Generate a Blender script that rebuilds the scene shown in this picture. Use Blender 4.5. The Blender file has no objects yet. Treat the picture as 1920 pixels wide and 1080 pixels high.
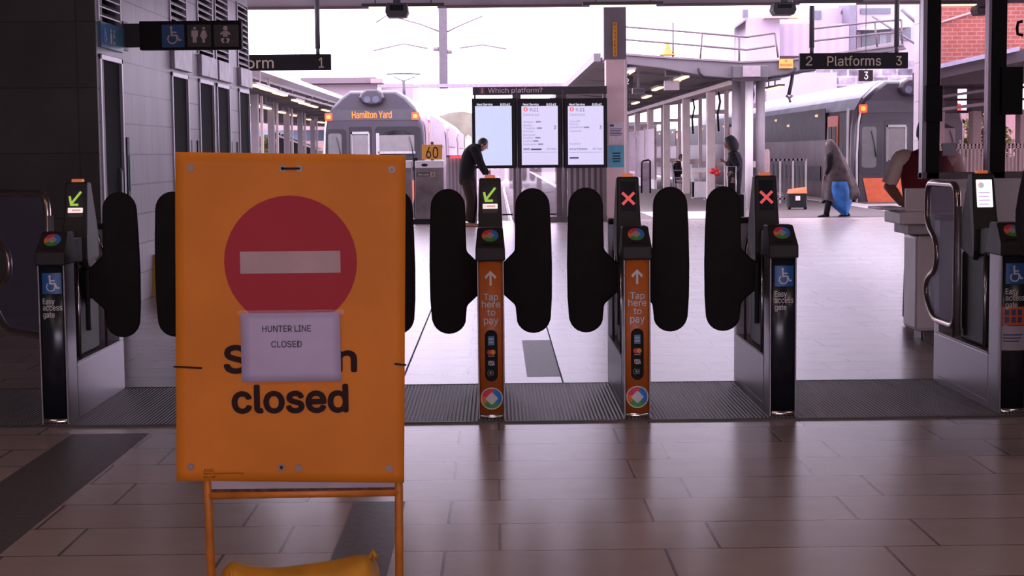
import bpy, bmesh, math, random
from mathutils import Vector, Matrix
random.seed(7)
scene = bpy.context.scene
C = scene.collection

# ------------------------------------------------------------------ camera
FPX = 3060.0; EYE = 1.44
ROLL = .0095; PITCH = math.atan(254.3 / FPX); YAW = math.atan(27.6 / FPX)
cam_d = bpy.data.cameras.new('camera'); cam = bpy.data.objects.new('camera', cam_d); C.objects.link(cam)
cam.location = (0, 0, EYE)
cam.rotation_euler = (Matrix.Rotation(-YAW, 3, 'Z') @ Matrix.Rotation(math.pi / 2 - PITCH, 3, 'X') @ Matrix.Rotation(-ROLL, 3, 'Z')).to_euler()
cam_d.sensor_width = 36.0; cam_d.lens = FPX / 1920 * 36.0
cam_d.clip_start = 0.05; cam_d.clip_end = 600
scene.camera = cam
ROT = cam.rotation_euler.to_matrix()

# ------------------------------------------------------------------ light, world, exposure
SKY = 6.5
scene.view_settings.view_transform = 'Standard'
scene.view_settings.look = 'None'
scene.view_settings.exposure = 0.0
scene.view_settings.gamma = 1.0
w = bpy.data.worlds.new('world'); scene.world = w; w.use_nodes = True
nt = w.node_tree; bg = nt.nodes['Background']
tc = nt.nodes.new('ShaderNodeTexCoord'); nz = nt.nodes.new('ShaderNodeTexNoise'); cr = nt.nodes.new('ShaderNodeValToRGB')
nz.inputs['Scale'].default_value = 2.2; nz.inputs['Detail'].default_value = 4
nt.links.new(tc.outputs['Generated'], nz.inputs['Vector']); nt.links.new(nz.outputs['Fac'], cr.inputs['Fac'])
cr.color_ramp.elements[0].position = .35; cr.color_ramp.elements[0].color = (.86, .745, 1.0, 1)
cr.color_ramp.elements[1].position = .7; cr.color_ramp.elements[1].color = (.94, .82, 1.0, 1)
nt.links.new(cr.outputs['Color'], bg.inputs['Color']); bg.inputs['Strength'].default_value = SKY
LAMP_W = 22.0

# ------------------------------------------------------------------ helpers
def ray(px, py):
    return ROT @ Vector(((px - 960) / FPX, -(py - 540) / FPX, -1.0))
def P(px, py, Y):
    d = ray(px, py); t = Y / d.y
    return Vector((d.x * t, Y, EYE + d.z * t))
def G(px, py, z=0.0):
    d = ray(px, py); t = (z - EYE) / d.z
    return Vector((d.x * t, d.y * t, z))

MATS = {}
def mat(name, col, rough=.6, metal=0., var=.06, scale=8., bump=0., emit=None, es=0., spec=.5, stretch=None, alpha=None):
    if name in MATS: return MATS[name]
    m = bpy.data.materials.new(name); m.use_nodes = True; MATS[name] = m
    n = m.node_tree; b = n.nodes['Principled BSDF']
    b.inputs['Roughness'].default_value = rough; b.inputs['Metallic'].default_value = metal
    b.inputs['Specular IOR Level'].default_value = spec
    t = n.nodes.new('ShaderNodeTexCoord'); z = n.nodes.new('ShaderNodeTexNoise'); mp = n.nodes.new('ShaderNodeMapping')
    if stretch: mp.inputs['Scale'].default_value = stretch
    n.links.new(t.outputs['Object'], mp.inputs['Vector']); n.links.new(mp.outputs['Vector'], z.inputs['Vector'])
    z.inputs['Scale'].default_value = scale; z.inputs['Detail'].default_value = 5
    r = n.nodes.new('ShaderNodeValToRGB')
    a = [max(0, c * (1 - var * 2)) for c in col]; d = [min(1, c * (1 + var * 2)) for c in col]
    r.color_ramp.elements[0].position = .3; r.color_ramp.elements[0].color = (*a, 1)
    r.color_ramp.elements[1].position = .7; r.color_ramp.elements[1].color = (*d, 1)
    n.links.new(z.outputs['Fac'], r.inputs['Fac']); n.links.new(r.outputs['Color'], b.inputs['Base Color'])
    if bump:
        bp = n.nodes.new('ShaderNodeBump'); bp.inputs['Strength'].default_value = bump; bp.inputs['Distance'].default_value = .01
        n.links.new(z.outputs['Fac'], bp.inputs['Height']); n.links.new(bp.outputs['Normal'], b.inputs['Normal'])
    if emit:
        b.inputs['Emission Color'].default_value = (*emit, 1); b.inputs['Emission Strength'].default_value = es
    return m
def brick_mat(name, c1, c2, mortar, bw, rh, ms=.004, off=.5, offf=2, plane='XY', rough=.5, origin=(0, 0), bumpd=.002, spec=.5, noise=.12, nscale=3, roughvar=0, streak=None):
    if name in MATS: return MATS[name]
    m = bpy.data.materials.new(name); m.use_nodes = True; MATS[name] = m
    n = m.node_tree; b = n.nodes['Principled BSDF']; b.inputs['Roughness'].default_value = rough
    b.inputs['Specular IOR Level'].default_value = spec
    g = n.nodes.new('ShaderNodeNewGeometry'); sp = n.nodes.new('ShaderNodeSeparateXYZ'); cb = n.nodes.new('ShaderNodeCombineXYZ')
    n.links.new(g.outputs['Position'], sp.inputs[0])
    n.links.new(sp.outputs[plane[0]], cb.inputs['X']); n.links.new(sp.outputs[plane[1]], cb.inputs['Y'])
    mp = n.nodes.new('ShaderNodeMapping'); mp.inputs['Location'].default_value = (-origin[0], -origin[1], 0)
    n.links.new(cb.outputs[0], mp.inputs['Vector'])
    br = n.nodes.new('ShaderNodeTexBrick'); n.links.new(mp.outputs['Vector'], br.inputs['Vector'])
    br.inputs['Scale'].default_value = 1; br.inputs['Brick Width'].default_value = bw; br.inputs['Row Height'].default_value = rh
    br.inputs['Mortar Size'].default_value = ms; br.inputs['Mortar Smooth'].default_value = .1
    br.offset = off; br.offset_frequency = offf
    br.inputs['Color1'].default_value = (*c1, 1); br.inputs['Color2'].default_value = (*c2, 1); br.inputs['Mortar'].default_value = (*mortar, 1)
    z = n.nodes.new('ShaderNodeTexNoise'); z.inputs['Scale'].default_value = nscale; z.inputs['Detail'].default_value = 6
    mp2 = n.nodes.new('ShaderNodeMapping'); n.links.new(g.outputs['Position'], mp2.inputs['Vector']); n.links.new(mp2.outputs['Vector'], z.inputs['Vector'])
    if streak: mp2.inputs['Scale'].default_value = streak
    mr = n.nodes.new('ShaderNodeMapRange'); mr.inputs['From Min'].default_value = .3; mr.inputs['From Max'].default_value = .7
    mr.inputs['To Min'].default_value = 1 - noise; mr.inputs['To Max'].default_value = 1 + noise
    n.links.new(z.outputs['Fac'], mr.inputs['Value'])
    mx = n.nodes.new('ShaderNodeVectorMath'); mx.operation = 'SCALE'
    n.links.new(br.outputs['Color'], mx.inputs[0]); n.links.new(mr.outputs[0], mx.inputs['Scale'])
    n.links.new(mx.outputs[0], b.inputs['Base Color'])
    bp = n.nodes.new('ShaderNodeBump'); bp.inputs['Strength'].default_value = .6; bp.inputs['Distance'].default_value = bumpd; bp.invert = True
    n.links.new(br.outputs['Fac'], bp.inputs['Height']); n.links.new(bp.outputs['Normal'], b.inputs['Normal'])
    if roughvar:
        r2 = n.nodes.new('ShaderNodeMapRange'); r2.inputs['To Min'].default_value = rough - roughvar; r2.inputs['To Max'].default_value = rough + roughvar
        n.links.new(z.outputs['Fac'], r2.inputs['Value']); n.links.new(r2.outputs[0], b.inputs['Roughness'])
    return m
def wave_mat(name, c1, c2, scale, axis='X', rough=.6, bump=.5, metal=0):
    if name in MATS: return MATS[name]
    m = mat(name, c1, rough, metal); n = m.node_tree; b = n.nodes['Principled BSDF']
    wv = n.nodes.new('ShaderNodeTexWave'); wv.bands_direction = axis; wv.inputs['Scale'].default_value = scale; wv.inputs['Distortion'].default_value = 0
    g = n.nodes.new('ShaderNodeNewGeometry'); n.links.new(g.outputs['Position'], wv.inputs['Vector'])
    r = n.nodes.new('ShaderNodeValToRGB'); r.color_ramp.elements[0].color = (*c1, 1); r.color_ramp.elements[1].color = (*c2, 1)
    r.color_ramp.elements[0].position = .35; r.color_ramp.elements[1].position = .65
    n.links.new(wv.outputs['Fac'], r.inputs['Fac']); n.links.new(r.outputs['Color'], b.inputs['Base Color'])
    bp = n.nodes.new('ShaderNodeBump'); bp.inputs['Strength'].default_value = bump; bp.inputs['Distance'].default_value = .006
    n.links.new(wv.outputs['Fac'], bp.inputs['Height']); n.links.new(bp.outputs['Normal'], b.inputs['Normal'])
    return m
def glass_mat(name, tint=(.9, .9, .95), refl=.12, rough=.03, haze=0.0, hazecol=(.5, .5, .55)):
    if name in MATS: return MATS[name]
    m = bpy.data.materials.new(name); m.use_nodes = True; MATS[name] = m
    n = m.node_tree; n.nodes.remove(n.nodes['Principled BSDF']); out = n.nodes['Material Output']
    tr = n.nodes.new('ShaderNodeBsdfTransparent'); tr.inputs['Color'].default_value = (*tint, 1)
    gl = n.nodes.new('ShaderNodeBsdfGlossy'); gl.inputs['Roughness'].default_value = rough
    mx = n.nodes.new('ShaderNodeMixShader'); mx.inputs[0].default_value = refl
    n.links.new(tr.outputs[0], mx.inputs[1]); n.links.new(gl.outputs[0], mx.inputs[2])
    last = mx
    if haze:
        df = n.nodes.new('ShaderNodeBsdfDiffuse'); df.inputs['Color'].default_value = (*hazecol, 1)
        z = n.nodes.new('ShaderNodeTexNoise'); z.inputs['Scale'].default_value = 5; mr = n.nodes.new('ShaderNodeMapRange')
        mr.inputs['To Min'].default_value = haze * .7; mr.inputs['To Max'].default_value = haze * 1.3
        n.links.new(z.outputs['Fac'], mr.inputs['Value'])
        m2 = n.nodes.new('ShaderNodeMixShader'); n.links.new(mr.outputs[0], m2.inputs[0])
        n.links.new(mx.outputs[0], m2.inputs[1]); n.links.new(df.outputs[0], m2.inputs[2]); last = m2
    n.links.new(last.outputs[0], out.inputs['Surface'])
    return m
def emi(name, col, s):
    if name in MATS: return MATS[name]
    return mat(name, [c * .4 for c in col], .5, 0, .02, emit=col, es=s)

class MB:
    def __init__(s): s.v = []; s.f = []; s.sm = []
    def add(s, vs, fs, sm=False):
        o = len(s.v); s.v += [Vector(v) for v in vs]
        for f in fs: s.f.append([i + o for i in f]); s.sm.append(sm)
        return s
    def box(s, x0, x1, y0, y1, z0, z1, M=None):
        vs = [Vector(p) for p in ((x0,y0,z0),(x1,y0,z0),(x1,y1,z0),(x0,y1,z0),(x0,y0,z1),(x1,y0,z1),(x1,y1,z1),(x0,y1,z1))]
        if M: vs = [M @ v for v in vs]
        return s.add(vs, [(0,3,2,1),(4,5,6,7),(0,1,5,4),(1,2,6,5),(2,3,7,6),(3,0,4,7)])
    def prism(s, pts, axis, a, b, sm=False):
        # pts 2-D outline; axis = extrusion axis
        def mk(p, t):
            if axis == 'Y': return (p[0], t, p[1])
            if axis == 'X': return (t, p[0], p[1])
            return (p[0], p[1], t)
        n = len(pts); vs = [mk(p, a) for p in pts] + [mk(p, b) for p in pts]
        o = len(s.v); s.v += [Vector(v) for v in vs]
        s.f.append([o + i for i in range(n)]); s.sm.append(False)
        s.f.append([o + n + i for i in range(n - 1, -1, -1)]); s.sm.append(False)
        for i in range(n):
            j = (i + 1) % n; s.f.append([o + i, o + n + i, o + n + j, o + j]); s.sm.append(sm)
        return s
    def tube(s, path, r, seg=10, closed=False, r2=None):
        path = [Vector(p) for p in path]; n = len(path); rings = []
        up = None; o = len(s.v)
        for i in range(n):
            a = path[i - 1] if (i > 0 or closed) else path[i]; b = path[(i + 1) % n] if (i < n - 1 or closed) else path[i]
            t = (b - a).normalized() if (b - a).length > 1e-9 else Vector((0, 0, 1))
            if up is None:
                up = Vector((0, 0, 1)) if abs(t.z) < .9 else Vector((0, 1, 0))
            e1 = t.cross(up)
            if e1.length < 1e-4: e1 = t.cross(Vector((1, 0, 0)))
            e1.normalize(); e2 = e1.cross(t).normalized(); up = e2
            rr = r if r2 is None else r + (r2 - r) * i / max(1, n - 1)
            if isinstance(r, (list, tuple)): rr = r[i]
            for k in range(seg):
                an = 2 * math.pi * k / seg
                s.v.append(path[i] + e1 * (rr * math.cos(an)) + e2 * (rr * math.sin(an)))
        for i in range(n if closed else n - 1):
            j = (i + 1) % n
            for k in range(seg):
                l = (k + 1) % seg
                s.f.append([o + i * seg + k, o + i * seg + l, o + j * seg + l, o + j * seg + k]); s.sm.append(True)
        if not closed:
            s.f.append([o + k for k in range(seg)][::-1]); s.sm.append(False)
            s.f.append([o + (n - 1) * seg + k for k in range(seg)]); s.sm.append(False)
        return s
    def loft(s, rings, cap=True, sm=True):
        o = len(s.v); k = len(rings[0])
        for r in rings: s.v += [Vector(p) for p in r]
        for i in range(len(rings) - 1):
            for j in range(k):
                l = (j + 1) % k; s.f.append([o + i * k + j, o + i * k + l, o + (i + 1) * k + l, o + (i + 1) * k + j]); s.sm.append(sm)
        if cap:
            s.f.append([o + j for j in range(k)][::-1]); s.sm.append(False)
            s.f.append([o + (len(rings) - 1) * k + j for j in range(k)]); s.sm.append(False)
        return s
    def lathe(s, prof, c=(0, 0, 0), seg=24):
        rings = [[(c[0] + r * math.cos(2 * math.pi * k / seg), c[1] + r * math.sin(2 * math.pi * k / seg), c[2] + z) for k in range(seg)] for r, z in prof]
        return s.loft(rings)
    def build(s, name, m, parent=None, bevel=0, seg=2, smooth=None):
        me = bpy.data.meshes.new(name)
        off = Vector((0, 0, 0)) if parent is None else wloc(parent)
        me.from_pydata([v - off for v in s.v], [], s.f); me.update()
        bm = bmesh.new(); bm.from_mesh(me); bmesh.ops.recalc_face_normals(bm, faces=bm.faces); bm.to_mesh(me); bm.free()
        for p, sm in zip(me.polygons, s.sm): p.use_smooth = sm
        if m: me.materials.append(m)
        o = bpy.data.objects.new(name, me); C.objects.link(o)
        if parent: o.parent = parent
        if bevel:
            b = o.modifiers.new('bevel', 'BEVEL'); b.width = bevel; b.segments = seg; b.limit_method = 'ANGLE'; b.angle_limit = math.radians(35)
        return o
def wloc(o):
    l = Vector(o.location); p = o.parent
    while p: l += Vector(p.location); p = p.parent
    return l
def tag(o, label=None, cat=None, group=None, kind=None):
    if label: o['label'] = label
    if cat: o['category'] = cat
    if group: o['group'] = group
    if kind: o['kind'] = kind
    return o
def thing(name, label, cat, loc=(0, 0, 0), group=None, kind=None):
    o = bpy.data.objects.new(name, None); C.objects.link(o); o.location = loc; o.empty_display_size = .1
    return tag(o, label, cat, group, kind)
def struct(o): o['kind'] = 'structure'; return o
def dup(root, loc=None, label=None, parent=None):
    r = root.copy(); C.objects.link(r)
    if parent: r.parent = parent
    if loc is not None: r.location = loc
    if label: r['label'] = label
    for ch in list(root.children): dup(ch, None, None, r)
    return r

FN = lambda o=(0, 0, 0): (lambda u, v, d: Vector((o[0] + u, o[1] - d, o[2] + v)))   # upright plane facing the camera side
def slice_poly(p, cuts):
    def clip(poly, c, keep):
        out = []
        for i in range(len(poly)):
            a, b = poly[i - 1], poly[i]; ia, ib = (a[0] - c) * keep >= 0, (b[0] - c) * keep >= 0
            if ia != ib: t = (c - a[0]) / (b[0] - a[0]); out.append((c, a[1] + (b[1] - a[1]) * t))
            if ib: out.append(b)
        return out
    res = []; rest = p
    for c in cuts:
        l = clip(rest, c, -1); rest = clip(rest, c, 1)
        if len(l) > 2: res.append(l)
        if len(rest) < 3: return res
    res.append(rest); return res
def decal(name, polys, m, parent, fn, th=.0015, label=None):
    b = MB()
    if getattr(fn, 'cuts', None): polys = [q for p in polys for q in slice_poly(p, fn.cuts)]
    for pl in polys:
        n = len(pl); vs = [fn(u, v, th) for u, v in pl] + [fn(u, v, 0) for u, v in pl]
        b.add(vs, [list(range(n))] + [[i, n + i, n + (i + 1) % n, (i + 1) % n] for i in range(n)])
    o = b.build(name, m, parent)
    if label: o['label'] = label
    return o
_tc = {}
try: FONT = bpy.data.fonts.load(bpy.utils.system_resource('DATAFILES', path='fonts') + '/Inter.woff2')
except Exception: FONT = None
def textgeo(s, bold):
    k = (s, bold)
    if k not in _tc:
        cu = bpy.data.curves.new('t', 'FONT'); cu.body = s; cu.size = 1; cu.offset = bold; cu.resolution_u = 4
        if FONT: cu.font = FONT
        ob = bpy.data.objects.new('t', cu); C.objects.link(ob); bpy.context.view_layer.update()
        me = bpy.data.meshes.new_from_object(ob.evaluated_get(bpy.context.evaluated_depsgraph_get()))
        vs = [(v.co.x, v.co.y) for v in me.vertices]; fs = [list(p.vertices) for p in me.polygons]
        C.objects.unlink(ob); bpy.data.objects.remove(ob); bpy.data.curves.remove(cu); bpy.data.meshes.remove(me)
        x0 = min(v[0] for v in vs); x1 = max(v[0] for v in vs); y0 = min(v[1] for v in vs); y1 = max(v[1] for v in vs)
        _tc[k] = ([((x - x0) / (x1 - x0), (y - y0) / (y1 - y0)) for x, y in vs], fs, (x1 - x0) / (y1 - y0))
    return _tc[k]
def text(s, rect, m, parent, fn, bold=0., name='lettering', th=.001, step=.0004):
    """rect = u0,v0,u1,v1 that the ink fills"""
    vs, fs, asp = textgeo(s, 0); u0, v0, u1, v1 = rect; b = MB()
    o = bold * (v1 - v0) * .9; u0 += o; u1 -= o; v0 += o; v1 -= o      # heavier weight: the strokes widened all round
    for k in range(8 if bold else 1):
        dx, dy = (o * math.cos(k * math.pi / 4), o * math.sin(k * math.pi / 4)) if bold else (0, 0)
        b.add([fn(u0 + (u1 - u0) * x + dx, v0 + (v1 - v0) * y + dy, th + step * k) for x, y in vs], fs)
    return b.build(name, m, parent)
def circ(cx, cy, r, n=28, a0=0, a1=360, r2=None):
    pts = [(cx + r * math.cos(math.radians(a0 + (a1 - a0) * i / n)), cy + r * math.sin(math.radians(a0 + (a1 - a0) * i / n))) for i in range(n + (0 if a1 - a0 == 360 else 1))]
    return pts
def ringp(cx, cy, r0, r1, a0=0, a1=360, n=24):
    out = []
    for i in range(n):
        a = math.radians(a0 + (a1 - a0) * i / n); b = math.radians(a0 + (a1 - a0) * (i + 1) / n)
        out.append([(cx + r0 * math.cos(a), cy + r0 * math.sin(a)), (cx + r1 * math.cos(a), cy + r1 * math.sin(a)), (cx + r1 * math.cos(b), cy + r1 * math.sin(b)), (cx + r0 * math.cos(b), cy + r0 * math.sin(b))])
    return out
def rrect(x0, y0, x1, y1, r, n=5):
    pts = []
    for cx, cy, a in ((x1 - r, y1 - r, 0), (x0 + r, y1 - r, 90), (x0 + r, y0 + r, 180), (x1 - r, y0 + r, 270)):
        for i in range(n + 1):
            t = math.radians(a + 90 * i / n); pts.append((cx + r * math.cos(t), cy + r * math.sin(t)))
    return pts
def line2(p, q, w):
    dx, dy = q[0] - p[0], q[1] - p[1]; l = math.hypot(dx, dy); nx, ny = -dy / l * w / 2, dx / l * w / 2
    return [(p[0] + nx, p[1] + ny), (p[0] - nx, p[1] - ny), (q[0] - nx, q[1] - ny), (q[0] + nx, q[1] + ny)]
def wheelchair(cx, cy, h):
    """figure polys in a box of height h centred at cx,cy"""
    k = h / 10.
    def q(x, y): return (cx + (x - 5) * k, cy + (y - 5) * k)
    out = [circ(*q(3.9, 9.3), .75 * k, 12), line2(q(3.9, 8.4), q(4.1, 4.6), 1.0 * k), line2(q(4, 6.6), q(6.9, 6.6), .8 * k),
           line2(q(3.7, 4.9), q(7.0, 4.9), .9 * k), line2(q(6.8, 5.0), q(8.3, 1.8), .9 * k), line2(q(8.2, 1.9), q(9.6, 2.4), .9 * k)]
    out += ringp(*q(4.4, 2.9), 2.2 * k, 2.9 * k, 130, 385, 16)
    return out
def ring_logo(cx, cy, r):
    """coloured ring round a pale rounded diamond"""
    return [('red_sector', [circ(cx, cy, r, 9, 75, 165) + [(cx, cy)]], (.75, .03, .08)), ('orange_sector', [circ(cx, cy, r, 8, 165, 215) + [(cx, cy)]], (.8, .18, .03)),
            ('green_sector', [circ(cx, cy, r, 9, 215, 320) + [(cx, cy)]], (.05, .3, .05)), ('blue_sector', [circ(cx, cy, r, 10, -40, 75) + [(cx, cy)]], (.02, .2, .6))]
def rot45(cx, cy, r, rr):
    c = math.cos(math.pi / 4); return [(cx + (x * c - y * c), cy + (x * c + y * c)) for x, y in rrect(-r, -r, r, r, rr, 3)]

# skinned bodies
def skin(name, nodes, edges, root, m, parent, sub=2, label=None):
    me = bpy.data.meshes.new(name); bm = bmesh.new(); off = wloc(parent) if parent else Vector()
    sk = bm.verts.layers.skin.verify(); d = {}
    for k, (co, r) in nodes.items():
        v = bm.verts.new(Vector(co) - off); v[sk].radius = r if isinstance(r, tuple) else (r, r); v[sk].use_root = (k == root); d[k] = v
    for a, b in edges: bm.edges.new((d[a], d[b]))
    bm.to_mesh(me); bm.free(); me.materials.append(m)
    o = bpy.data.objects.new(name, me); C.objects.link(o); o.parent = parent
    s = o.modifiers.new('skin', 'SKIN'); s.use_smooth_shade = True; s.branch_smoothing = .6
    u = o.modifiers.new('sub', 'SUBSURF'); u.levels = sub; u.render_levels = sub
    if label: o['label'] = label
    return o
def chain(*ks): return [(ks[i], ks[i + 1]) for i in range(len(ks) - 1)]
def hand(wrist, tip_dir, palm_n, m, parent, size=1.0, curl=.5, thumb=1):
    """palm with five separate fingers; tip_dir along the hand, palm_n out of the palm"""
    t = Vector(tip_dir).normalized(); n = Vector(palm_n); n = (n - t * n.dot(t)).normalized(); s = t.cross(n) * thumb
    w0 = Vector(wrist); S = size; nodes = {'w': (w0, (.024 * S, .018 * S)), 'p': (w0 + t * .05 * S, (.036 * S, .015 * S)), 'q': (w0 + t * .085 * S, (.038 * S, .013 * S))}
    hb = skin('hand', nodes, chain('w', 'p', 'q'), 'w', m, parent, 1)
    for i, (off, ln) in enumerate(((.030, .068), (.011, .078), (-.009, .072), (-.028, .056))):
        b = w0 + t * .08 * S + s * off * S; d = t.copy(); pts = [b]; ang = 0
        for j, f in enumerate((.45, .32, .23)):
            ang += curl * (.5 + .3 * j); d = t * math.cos(ang) + n * math.sin(ang); pts.append(pts[-1] + d * ln * f * S)
        skin('finger', {str(k): (p, (.0095 - .0012 * k) * S) for k, p in enumerate(pts)}, chain('0', '1', '2', '3'), '0', m, hb, 1)
    b = w0 + t * .03 * S + s * .026 * S; d1 = (t * .7 + s * .7 + n * .25).normalized(); d2 = (t * .95 + s * .2 + n * .35).normalized()
    skin('thumb', {'0': (b, .012 * S), '1': (b + d1 * .035 * S, .0105 * S), '2': (b + d1 * .035 * S + d2 * .03 * S, .009 * S)}, chain('0', '1', '2'), '0', m, hb, 1)
    return hb
def head(parent, c, face, m, hair=None, r=.095, hood=False, hairname='hair'):
    """head with nose, ears, eyes and mouth; face = direction the face looks"""
    c = Vector(c); f = Vector(face).normalized(); up = Vector((0, 0, 1)); up = (up - f * up.dot(f)).normalized(); sd = f.cross(up)
    def el(cc, a, b_, h, mm, nm, cut=None, par=parent):
        bm_ = MB(); seg = 16; rings = []
        for i in range(1, 10):
            th = math.pi * i / 10; rr = math.sin(th); zz = -math.cos(th)
            rings.append([cc + f * (a * rr * math.cos(2 * math.pi * k / seg) * (1 - (.14 if zz < -.2 else 0))) + sd * (b_ * rr * math.sin(2 * math.pi * k / seg)) + up * (h * zz) for k in range(seg)])
        bm_.loft(rings); return bm_.build(nm, mm, par)
    k = r / .095
    hd = el(c, .098 * k, .076 * k, .125 * k, m, 'head')
    nb = MB(); nb.loft([[c + f * .088 * k + up * .02 * k + sd * .006 * k, c + f * .088 * k + up * .02 * k - sd * .006 * k, c + f * .085 * k + up * .02 * k],
                        [c + f * .118 * k - up * .022 * k + sd * .015 * k, c + f * .118 * k - up * .022 * k - sd * .015 * k, c + f * .08 * k - up * .025 * k]]); nb.build('nose', m, hd)
    for q in (-1, 1):
        el(c + sd * q * .077 * k - f * .005 * k, .018 * k, .010 * k, .03 * k, m, 'ear', par=hd)
        el(c + sd * q * .03 * k + f * .086 * k + up * .018 * k, .007 * k, .012 * k, .006 * k, mat('eye', (.02, .02, .02), .2), 'eye', par=hd)
    el(c + f * .088 * k - up * .055 * k, .006 * k, .024 * k, .006 * k, mat('lip', (.35, .12, .1), .5), 'mouth', par=hd)
    if hair: el(c - f * .014 * k + up * .022 * k, .099 * k, .086 * k, .118 * k, hair, hairname, par=hd)
    return hd

# ------------------------------------------------------------------ materials
STEEL = mat('brushed_steel', (.31, .285, .32), .38, .75, .05, 30, 0, stretch=(1, 1, 12))
STEEL_D = mat('dull_steel', (.30, .27, .29), .45, .6, .06, 20)
CHROME = mat('polished_steel', (.6, .55, .55), .18, 1.0, .03, 10)
BLACK = mat('black_plastic', (.010, .009, .010), .5, 0, .08, 20, spec=.25)
PADDLE = mat('black_padded_leaf', (.016, .013, .013), .8, 0, .05, 10, spec=.15)
DARKG = mat('dark_grey_plastic', (.026, .022, .023), .5, 0, .06, 25, spec=.25)
SIGNBLK = mat('sign_black', (.012, .011, .012), .6, 0, .05, 10, spec=.15)
ORANGE = mat('orange_gate_panel', (.50, .115, .018), .4, 0, .04, 14)
NAVY = mat('dark_gate_panel', (.012, .014, .022), .25, 0, .1, 6)
WHITE = mat('white_ink', (.62, .60, .62), .5, 0, .02)
PALE = mat('pale_ink', (.42, .38, .36), .6, 0, .05)
CREAM = mat('cream_ink', (.50, .40, .30), .6, 0, .05)
BLUE = mat('blue_panel', (.012, .07, .22), .4, 0, .05)
INK = mat('dark_ink', (.03, .014, .014), .7, 0, .1, spec=.1)
LAMPON = emi('lamp_diffuser', (1.0, .78, .52), 3.0)
WPAINT = mat('white_paint', (.60, .56, .57), .5, 0, .05, 3)
GPAINT = mat('grey_paint', (.19, .16, .175), .5, 0, .06, 3)
DPAINT = mat('dark_grey_paint', (.07, .062, .07), .5, 0, .06, 3)

# ------------------------------------------------------------------ the setting
FLOORM = brick_mat('floor_tiles', (.36, .285, .28), (.41, .325, .32), (.12, .09, .09), .80, .432, ms=.006, off=.25, rough=.27,
                   origin=(.0, 7.118 % .864), noise=.05, nscale=5, roughvar=0, bumpd=.0015, spec=.7)
f = MB().box(-16, 22, -8, 34.4, -.12, 0).build('floor', FLOORM); struct(f)
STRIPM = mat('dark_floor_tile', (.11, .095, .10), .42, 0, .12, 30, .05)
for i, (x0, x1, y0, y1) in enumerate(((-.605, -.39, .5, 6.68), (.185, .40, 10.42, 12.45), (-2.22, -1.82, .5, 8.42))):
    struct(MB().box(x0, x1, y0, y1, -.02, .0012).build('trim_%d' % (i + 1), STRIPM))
GAPM = mat('dark_joint', (.05, .04, .045), .7)
struct(MB().box(-.617, -.605, 10.1, 16.5, -.02, .0015).build('trim_4', GAPM))
struct(MB().box(.40, .410, 10.1, 13.6, -.02, .0015).build('trim_5', GAPM))
MATM = wave_mat('ribbed_tread', (.055, .047, .045), (.26, .225, .22), 15.0, 'X', .5, .8, .3)
tm = MB().box(-5.2, 3.05, 8.66, 10.06, -.01, .006).build('trim_6', MATM); struct(tm)
struct(MB().box(-5.2, 3.05, 8.63, 8.66, -.01, .009).box(-5.2, 3.05, 10.06, 10.075, -.01, .008).build('trim_7', mat('tread_edge', (.07, .06, .06), .5, .4)))
# fixed wall, doors
WALLF = brick_mat('dark_wall_panels', (.062, .046, .041), (.072, .054, .048), (.025, .018, .017), 1.165, .585, ms=.006, off=0, plane='XZ', rough=.5, origin=(-4.90, .30), noise=.2, nscale=1.5)
WALLL = brick_mat('grey_wall_panels', (.185, .155, .18), (.21, .18, .205), (.05, .04, .05), .6, .295, ms=.007, off=.5, plane='YZ', rough=.42, origin=(14.6, -.022), noise=.16, nscale=2, streak=(1, 1.4, .35))
XW = -3.56
doors = [('a', 190, 232, 1), ('b', 324, 355, 2), ('c', 375, 403, 2), ('d', 408, 432, 2), ('e', 449, 469, 2)]
def Yat(px):  # depth at which the left wall shows at column px
    lo, hi = 8., 60.
    for _ in range(50):
        m_ = (lo + hi) / 2
        if P(px, 286, m_).x > XW: hi = m_
        else: lo = m_
    # P.x at fixed px grows leftwards with depth
    return m_
def Ypx(px):
    d = ray(px, 286); return XW / d.x * d.y
ops = [(Ypx(a), Ypx(b)) for _, a, b, _ in doors]
Y0, Y1 = Ypx(187), Ypx(470)
wb = MB(); HD = 2.36; ys = Y0
LT = [(HD + .30, 3.55)] * 5
for (a, b) in ops:
    wb.box(XW - .25, XW, ys, a, 0, 4.72); wb.box(XW - .25, XW, a, b, 3.55, 4.72); wb.box(XW - .25, XW, a, b, HD, HD + .30); ys = b
wb.box(XW - .25, XW, ys, Y1, 0, 4.72)
struct(wb.build('wall_left', WALLL))
struct(MB().box(-9.2, XW - .001, Y0 - .02, Y0 + .25, 0, 4.72).build('wall_front_left', WALLF))
struct(MB().box(-9.4, -9.15, -8, Y0 + .2, 0, 4.72).build('wall_far_left', WALLF))
struct(MB().box(9.3, 9.55, -8, 12.6, 0, 4.72).build('wall_right', WALLF))
struct(MB().box(-9.4, -3.6, -8.2, -8, 0, 4.72).box(3.6, 9.55, -8.2, -8, 0, 4.72).box(-3.6, 3.6, -8.2, -8, 3.0, 4.72).build('wall_back', WALLF))
struct(MB().box(XW - 2.2, XW - 2.0, Y0 + .25, Y1 + .0, 0, 4.72).build('wall_inner', mat('dark_room', (.01, .009, .01), .9, spec=.1)))
struct(MB().box(XW - 2.0, XW - .25, Y1 - .2, Y1, 0, 4.72).build('wall_end', WALLL))
CEIL = mat('ceiling_panel', (.16, .14, .145), .7, 0, .05, 2)
struct(MB().box(-16, 22, -8.2, 34.2, 4.72, 4.9).build('ceiling', CEIL))
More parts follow.
